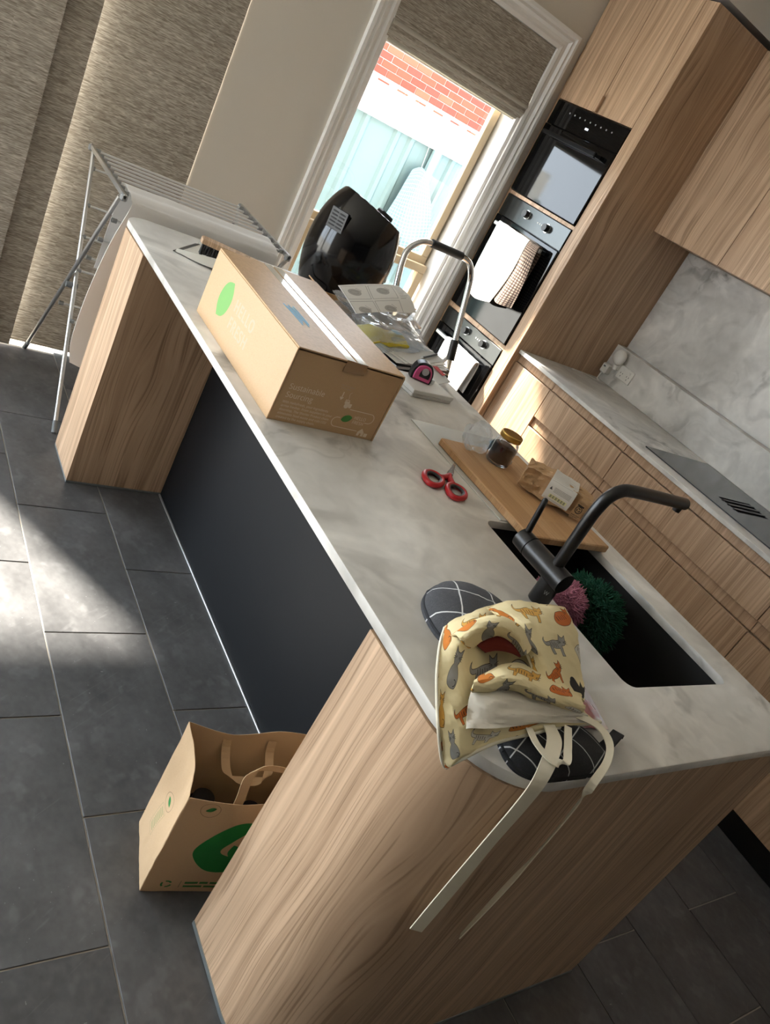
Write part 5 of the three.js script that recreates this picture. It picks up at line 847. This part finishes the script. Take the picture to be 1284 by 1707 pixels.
  part('strap', ribbon([[0.245, 0.962, 0.19], [0.285, 0.963, 0.222], [0.288, 0.958, 0.25], [0.258, 0.952, 0.28], [0.222, 0.93, 0.3], [0.228, 0.88, 0.301], [0.24, 0.74, 0.299], [0.232, 0.64, 0.3], [0.222, 0.5, 0.3]], [[1, 0.2, -0.8], [1, 0.3, -0.5], [1, 0.6, 0], [0.6, 0.6, 0.5], [0.3, 0.2, 1], [0.7, 0, -0.5], [0.85, 0, -0.5], [0.6, 0, -0.85], [0.8, 0, -0.6]], 0.014, 0.002, 50), hem, a, 'narrow twisted off-white tie');
  part('hanging_tab', ribbon([[0.118, 0.962, 0.212], [0.106, 0.965, 0.248], [0.118, 0.963, 0.276], [0.142, 0.964, 0.281], [0.162, 0.966, 0.262], [0.205, 0.965, 0.218]], [[1, 0, 0.2], [1, 0, 0.1], [0.3, 0.3, -0.9], [0.3, 0.3, 0.9], [0.8, 0.2, 0.6], [0.8, 0, 0.6]], 0.013, 0.002, 40), hem, a);
}
{ // paper shopping bag standing in the knee space
  const t = thing('shopping_bag', 'brown paper shopping bag with green emblem standing on the floor', 'bag', [0.05, 0, -0.23]);
  const o = V(-0.1, 0, -0.17), fx = V(0.973, 0, 0.205).normalize(), sz = V(0.225, 0, -0.974).normalize(), L = 0.315, D = 0.175, H = 0.325;
  const q = (a, b, y) => { const p = o.clone().addScaledVector(fx, a).addScaledVector(sz, b); return [p.x, y, p.z]; };
  const fitUV = (g) => { const uv = g.attributes.uv; let mu = 0, mv = 0; for (let i = 0; i < uv.count; i++) { mu = Math.max(mu, uv.getX(i)); mv = Math.max(mv, uv.getY(i)); } for (let i = 0; i < uv.count; i++) uv.setXY(i, uv.getX(i) / mu, 1 - uv.getY(i) / mv); return g; };
  const bagBase = (g, w, h) => { kraftFill(g, w, h, '#c4a682'); };
  const recyc = (g, x, y, r) => { g.strokeStyle = '#2f7a3c'; g.lineWidth = r * 0.42; for (let i = 0; i < 3; i++) { g.beginPath(); g.arc(x, y, r, i * 2.09 + 0.2, i * 2.09 + 1.6); g.stroke(); } };
  const roundMark = (g, x, y, r) => { g.strokeStyle = '#7a6a50'; g.lineWidth = 3; g.beginPath(); g.ellipse(x, y, r, r, 0, 0, 7); g.stroke(); g.fillStyle = '#2f7a3c'; g.beginPath(); g.moveTo(x - r * 0.45, y + r * 0.25); g.quadraticCurveTo(x, y - r * 0.6, x + r * 0.55, y - r * 0.3); g.quadraticCurveTo(x + r * 0.3, y + r * 0.5, x - r * 0.45, y + r * 0.25); g.fill(); };
  const frontT = canvasTex(1024, 1056, (g, w, h) => {
    bagBase(g, w, h); roundMark(g, 190, 92, 58);
    // round green emblem with a swirling notch
    const cx = 470, cy = 455; g.save(); g.translate(cx, cy); g.scale(0.9, 1.32); g.translate(-cx, -cy); g.fillStyle = '#17803a'; g.beginPath(); g.moveTo(cx + 120, cy - 190); g.bezierCurveTo(cx - 60, cy - 265, cx - 290, cy - 150, cx - 275, cy + 60); g.bezierCurveTo(cx - 262, cy + 250, cx - 60, cy + 330, cx + 130, cy + 250); g.bezierCurveTo(cx + 330, cy + 170, cx + 360, cy - 60, cx + 250, cy - 110); g.bezierCurveTo(cx + 160, cy - 120, cx + 130, cy - 40, cx + 120, cy + 80); g.bezierCurveTo(cx + 60, cy + 10, cx + 50, cy - 60, cx - 20, cy - 70); g.bezierCurveTo(cx - 50, cy + 10, cx - 20, cy + 80, cx, cy + 110); g.bezierCurveTo(cx - 130, cy + 60, cx - 150, cy - 90, cx + 120, cy - 190); g.fill();
    g.beginPath(); g.moveTo(cx + 150, cy - 190); g.bezierCurveTo(cx + 190, cy - 270, cx + 270, cy - 280, cx + 300, cy - 270); g.bezierCurveTo(cx + 290, cy - 200, cx + 220, cy - 170, cx + 150, cy - 190); g.fill(); g.restore();
    recyc(g, 175, 952, 30); g.fillStyle = '#4c6a44'; g.fillRect(258, 916, 3, 76); g.fillStyle = '#2f7a3c'; for (const [x, y, l] of [[286, 926, 90], [388, 926, 60], [462, 926, 120], [286, 966, 130], [430, 966, 190]]) g.fillRect(x, y, l, 20);
  });
  const sideT = canvasTex(512, 960, (g, w, h) => { bagBase(g, w, h); roundMark(g, 300, 420, 60); g.strokeStyle = '#8a8a6a'; g.lineWidth = 2; g.strokeRect(255, 500, 90, 230); g.fillStyle = '#4f8a52'; for (let i = 0; i < 9; i++) g.fillRect(268, 520 + i * 22, 60, 5); });
  const plain = std({ color: '#c4a682', roughness: 0.85 });
  const fr = (b, sgn) => [[q(0, b, H), q(L * 0.35, b + sgn * 0.006, H - 0.006), q(L * 0.7, b - sgn * 0.004, H - 0.002), q(L, b, H)], [q(0, b, H * 0.6), q(L * 0.35, b + sgn * 0.012, H * 0.6), q(L * 0.7, b + sgn * 0.01, H * 0.6), q(L, b, H * 0.6)], [q(0, b, 0.12), q(L * 0.35, b + sgn * 0.004, 0.12), q(L * 0.7, b + sgn * 0.004, 0.12), q(L, b, 0.12)], [q(0, b, 0.001), q(L * 0.35, b, 0.001), q(L * 0.7, b, 0.001), q(L, b, 0.001)]];
  const sd = (a, sgn) => [[q(a, 0.001, H), q(a + sgn * 0.014, D / 2, H + 0.008), q(a, D, H + 0.03)], [q(a, 0.001, H * 0.62), q(a + sgn * 0.02, D / 2, H * 0.62), q(a, D, H * 0.64)], [q(a, 0.001, H * 0.35), q(a + sgn * 0.004, D / 2, H * 0.33), q(a, D, H * 0.33)], [q(a, 0.001, 0.001), q(a, D / 2, 0.001), q(a, D, 0.001)]];
  const bk = fr(D, -1).map((r, i) => r.map(([x, y, z], c) => [x, i === 0 ? y + 0.028 + (c === 1 ? -0.012 : 0) : y, z]));
  part('front_panel', fitUV(cloth(fr(0, -1), 30, 30, 0.0012, 0.0015, 3)), std({ map: frontT, roughness: 0.85 }), t, 'front with round green emblem'); part('back_panel', cloth(bk, 30, 24, 0.0012, 0.0015, 5), plain, t);
  part('gusset', fitUV(cloth(sd(0, 1), 22, 30, 0.0012, 0.002, 6)), std({ map: sideT, roughness: 0.85 }), t, 'side with small green mark'); part('gusset', cloth(sd(L, -1), 16, 24, 0.0012, 0.002, 9), plain, t);
  part('bottom', cloth([[q(0.002, 0.002, 0.003), q(L - 0.002, 0.002, 0.003)], [q(0.002, D - 0.002, 0.003), q(L - 0.002, D - 0.002, 0.003)]], 3, 3, 0.001), plain, t);
  const hb = std({ color: '#c4a682', roughness: 0.85 }), F3 = [fx.x, 0, fx.z];
  part('handle', ribbon([q(0.115, 0.006, H - 0.05), q(0.112, 0.006, H), q(0.108, 0.012, H + 0.055), q(0.118, 0.018, H + 0.078), q(0.165, 0.024, H + 0.08), q(0.212, 0.018, H + 0.07), q(0.218, 0.012, H + 0.045), q(0.216, 0.006, H), q(0.215, 0.006, H - 0.05)], [F3, F3, F3, [0.7, 0.7, 0.1], [0, 1, 0.2], [-0.7, 0.7, 0], [-F3[0], 0, -F3[2]], [-F3[0], 0, -F3[2]], [-F3[0], 0, -F3[2]]], 0.021, 0.0015, 60), hb, t);
  part('handle', ribbon([q(0.10, D - 0.005, H), q(0.105, D - 0.014, H - 0.03), q(0.115, D - 0.05, H - 0.06), q(0.128, D - 0.062, H - 0.068), q(0.165, D - 0.066, H - 0.07), q(0.205, D - 0.062, H - 0.066), q(0.215, D - 0.05, H - 0.055), q(0.212, D - 0.014, H - 0.025), q(0.21, D - 0.005, H)], [F3, F3, F3, [0.7, -0.3, 0.6], [0, -0.3, 1], [-0.7, -0.2, 0.6], [-F3[0], 0, -F3[2]], [-F3[0], 0, -F3[2]], [-F3[0], 0, -F3[2]]], 0.021, 0.0015, 60), hb, t);
  for (const [a, b, lab] of [[0.075, 0.085, 'dark bottle standing in the shopping bag near its printed side'], [0.185, 0.06, 'dark bottle standing in the shopping bag below the front handle']]) {
    const p = q(a, b, 0.004), bt = thing('bottle', lab, 'bottle', p, 'bottles in the shopping bag'); part('glass', lathe([[0, 0], [0.036, 0], [0.038, 0.004], [0.038, 0.17], [0.034, 0.19], [0.026, 0.2], [0, 0.2]], p, 32), std({ color: '#0c0a09', roughness: 0.2 }), bt); part('cap', lathe([[0, 0.218], [0.024, 0.218], [0.0255, 0.216], [0.0255, 0.2005], [0, 0.2005]], p, 28), matteBlack, bt);
  }
}
{ // folding clothes airer
  const t = thing('clothes_airer', 'folding metal clothes airer behind the island', 'airer', [0.33, 0, -2.45]);
  const x0 = 0.0, x1 = 0.665, zf = -2.145, zr = -2.74, yt = 0.958, R = 0.0085, rodMat = std({ color: '#dcdcd9', roughness: 0.35, metalness: 0.25 }), clip = std({ color: '#8d8e8d', roughness: 0.5 });
  for (const x of [x0, x1]) {
    const k = x ? -1 : 1; part('leg', cyl(R, R, [x + k * 0.010, yt, zr], [x + k * 0.010, 0.012, -2.118], 14), alu, t); const l2 = part('leg', cyl(R, R, [x - k * 0.010, yt - 0.004, zf - 0.01], [x - k * 0.010, 0.012, -2.825], 14), alu, t);
    part('foot_cap', cyl(0.0105, 0.0105, [x + k * 0.010, 0.04, -2.137], [x + k * 0.010, 0.0, -2.111], 14), greyPlastic, t); part('foot_cap', cyl(0.0105, 0.0105, [x - k * 0.010, 0.04, -2.80], [x - k * 0.010, 0.0, -2.832], 14), greyPlastic, t);
    part('top_rail', box(x - 0.006, x + 0.006, yt - 0.006, yt + 0.012, zr - 0.01, zf + 0.012, 0.002), alu, t); part('pivot', cyl(0.012, 0.012, [x - 0.022, 0.49, -2.44], [x + 0.022, 0.49, -2.44], 16), greyPlastic, t);
    for (const z of [zr, zf]) part('corner_joint', box(x - 0.011, x + 0.011, yt - 0.014, yt + 0.010, z - 0.012, z + 0.012, 0.004), clip, t);
  }
  const bar = (y, z) => { part('rod', cyl(0.0046, 0.0046, [x0 + 0.01, y, z], [x1 - 0.01, y, z], 10), rodMat, t); for (const x of [x0 + 0.016, x1 - 0.016]) part('rod_clip', cyl(0.0088, 0.0088, [x - 0.009, y, z], [x + 0.009, y, z], 12), clip, t); };
  for (let i = 0; i < 9; i++) bar(yt + 0.003, zr + 0.045 + i * 0.063);
  for (const [y, z] of [[0.89, -2.70], [0.766, -2.615], [0.661, -2.545], [0.547, -2.468], [0.377, -2.352], [0.847, -2.224], [0.739, -2.315], [0.634, -2.39], [0.355, -2.572]]) bar(y, z);
  const s = thing('white_sheet', 'white sheet hung over the clothes airer', 'sheet', [0.35, 0.4, -2.2]);
  const S = [], xs = [0.03, 0.15, 0.27, 0.38, 0.5, 0.62];
  const prof = [[0.62, -2.335], [0.80, -2.32], [0.955, -2.29], [0.972, -2.265], [0.966, -2.225], [0.968, -2.19], [0.955, -2.155], [0.93, -2.138], [0.78, -2.133], [0.58, -2.128], [0.40, -2.13], [0.30, -2.132]];
  for (const [i, [y, z]] of prof.entries()) S.push(xs.map((x, j) => [x + (i > 7 ? -0.06 * (j === 0) * Math.sin((i - 7) * 0.62) : 0), y - (i > 9 ? 0.03 * (j % 2) : 0), z + (i > 7 ? 0.008 * Math.sin(j * 2.2 + i) : i < 2 ? 0.01 * Math.sin(j * 1.7) : 0)]));
  part('fabric', cloth(S, 50, 60, 0.003, 0.003, 4), phys({ color: '#e9e6e2', roughness: 1, transmission: 0.25, thickness: 0 }), s);
}
{ // step ladder in the aisle
  const t = thing('step_ladder', 'folding step ladder with tall chrome hoop and grey foam grip', 'step ladder', [1.48, 0, -2.1]);
  const xa = 1.27, xb = 1.69, at = (x, y) => [x, y, -2.30 + Math.max(0, 1.12 - y) * 0.42];
  part('hoop', tube([at(xa, 0.80), at(xa, 0.95), at(xa, 1.08), [xa + 0.012, 1.145, -2.302], [xa + 0.06, 1.195, -2.303], [xa + 0.14, 1.207, -2.303], [xb - 0.14, 1.207, -2.303], [xb - 0.06, 1.195, -2.303], [xb - 0.012, 1.145, -2.302], at(xb, 1.08), at(xb, 0.95), at(xb, 0.80)], 0.0145, 120, 16), chrome, t, 'bent chrome hoop');
  part('foam_grip', cyl(0.019, 0.019, [1.385, 1.2075, -2.303], [1.575, 1.2075, -2.303], 20), darkPlastic, t, 'dark foam grip');
  for (const x of [xa, xb]) {
    part('joint', cyl(0.021, 0.021, at(x, 0.85), at(x, 0.76), 18), matteBlack, t); part('front_leg', cyl(0.0115, 0.0115, at(x, 0.80), at(x, 0.02), 14), std({ color: '#cdc3b0', roughness: 0.35, metalness: 0.4 }), t); part('rear_leg', cyl(0.011, 0.011, at(x, 0.79), [x, 0.02, -2.55], 14), alu, t);
    for (const y of [0.69, 0.665]) part('band', cyl(0.0125, 0.0125, at(x, y), at(x, y - 0.012), 14), matteBlack, t);
    part('foot', cyl(0.016, 0.018, at(x, 0.04), at(x, 0.0), 14), darkPlastic, t); part('foot', cyl(0.016, 0.018, [x, 0.03, -2.545], [x, 0, -2.555], 14), darkPlastic, t);
  }
  for (const y of [0.72, 0.47, 0.23]) { const p = at(xa, y); part('step', box(xa + 0.012, xb - 0.012, y - 0.014, y + 0.006, p[2] - 0.06, p[2] + 0.04, 0.004), darkPlastic, t); }
  part('cross_bar', cyl(0.008, 0.008, [xa, 0.3, -2.465], [xb, 0.3, -2.465], 10), alu, t);
}

renderer.render(scene, camera);
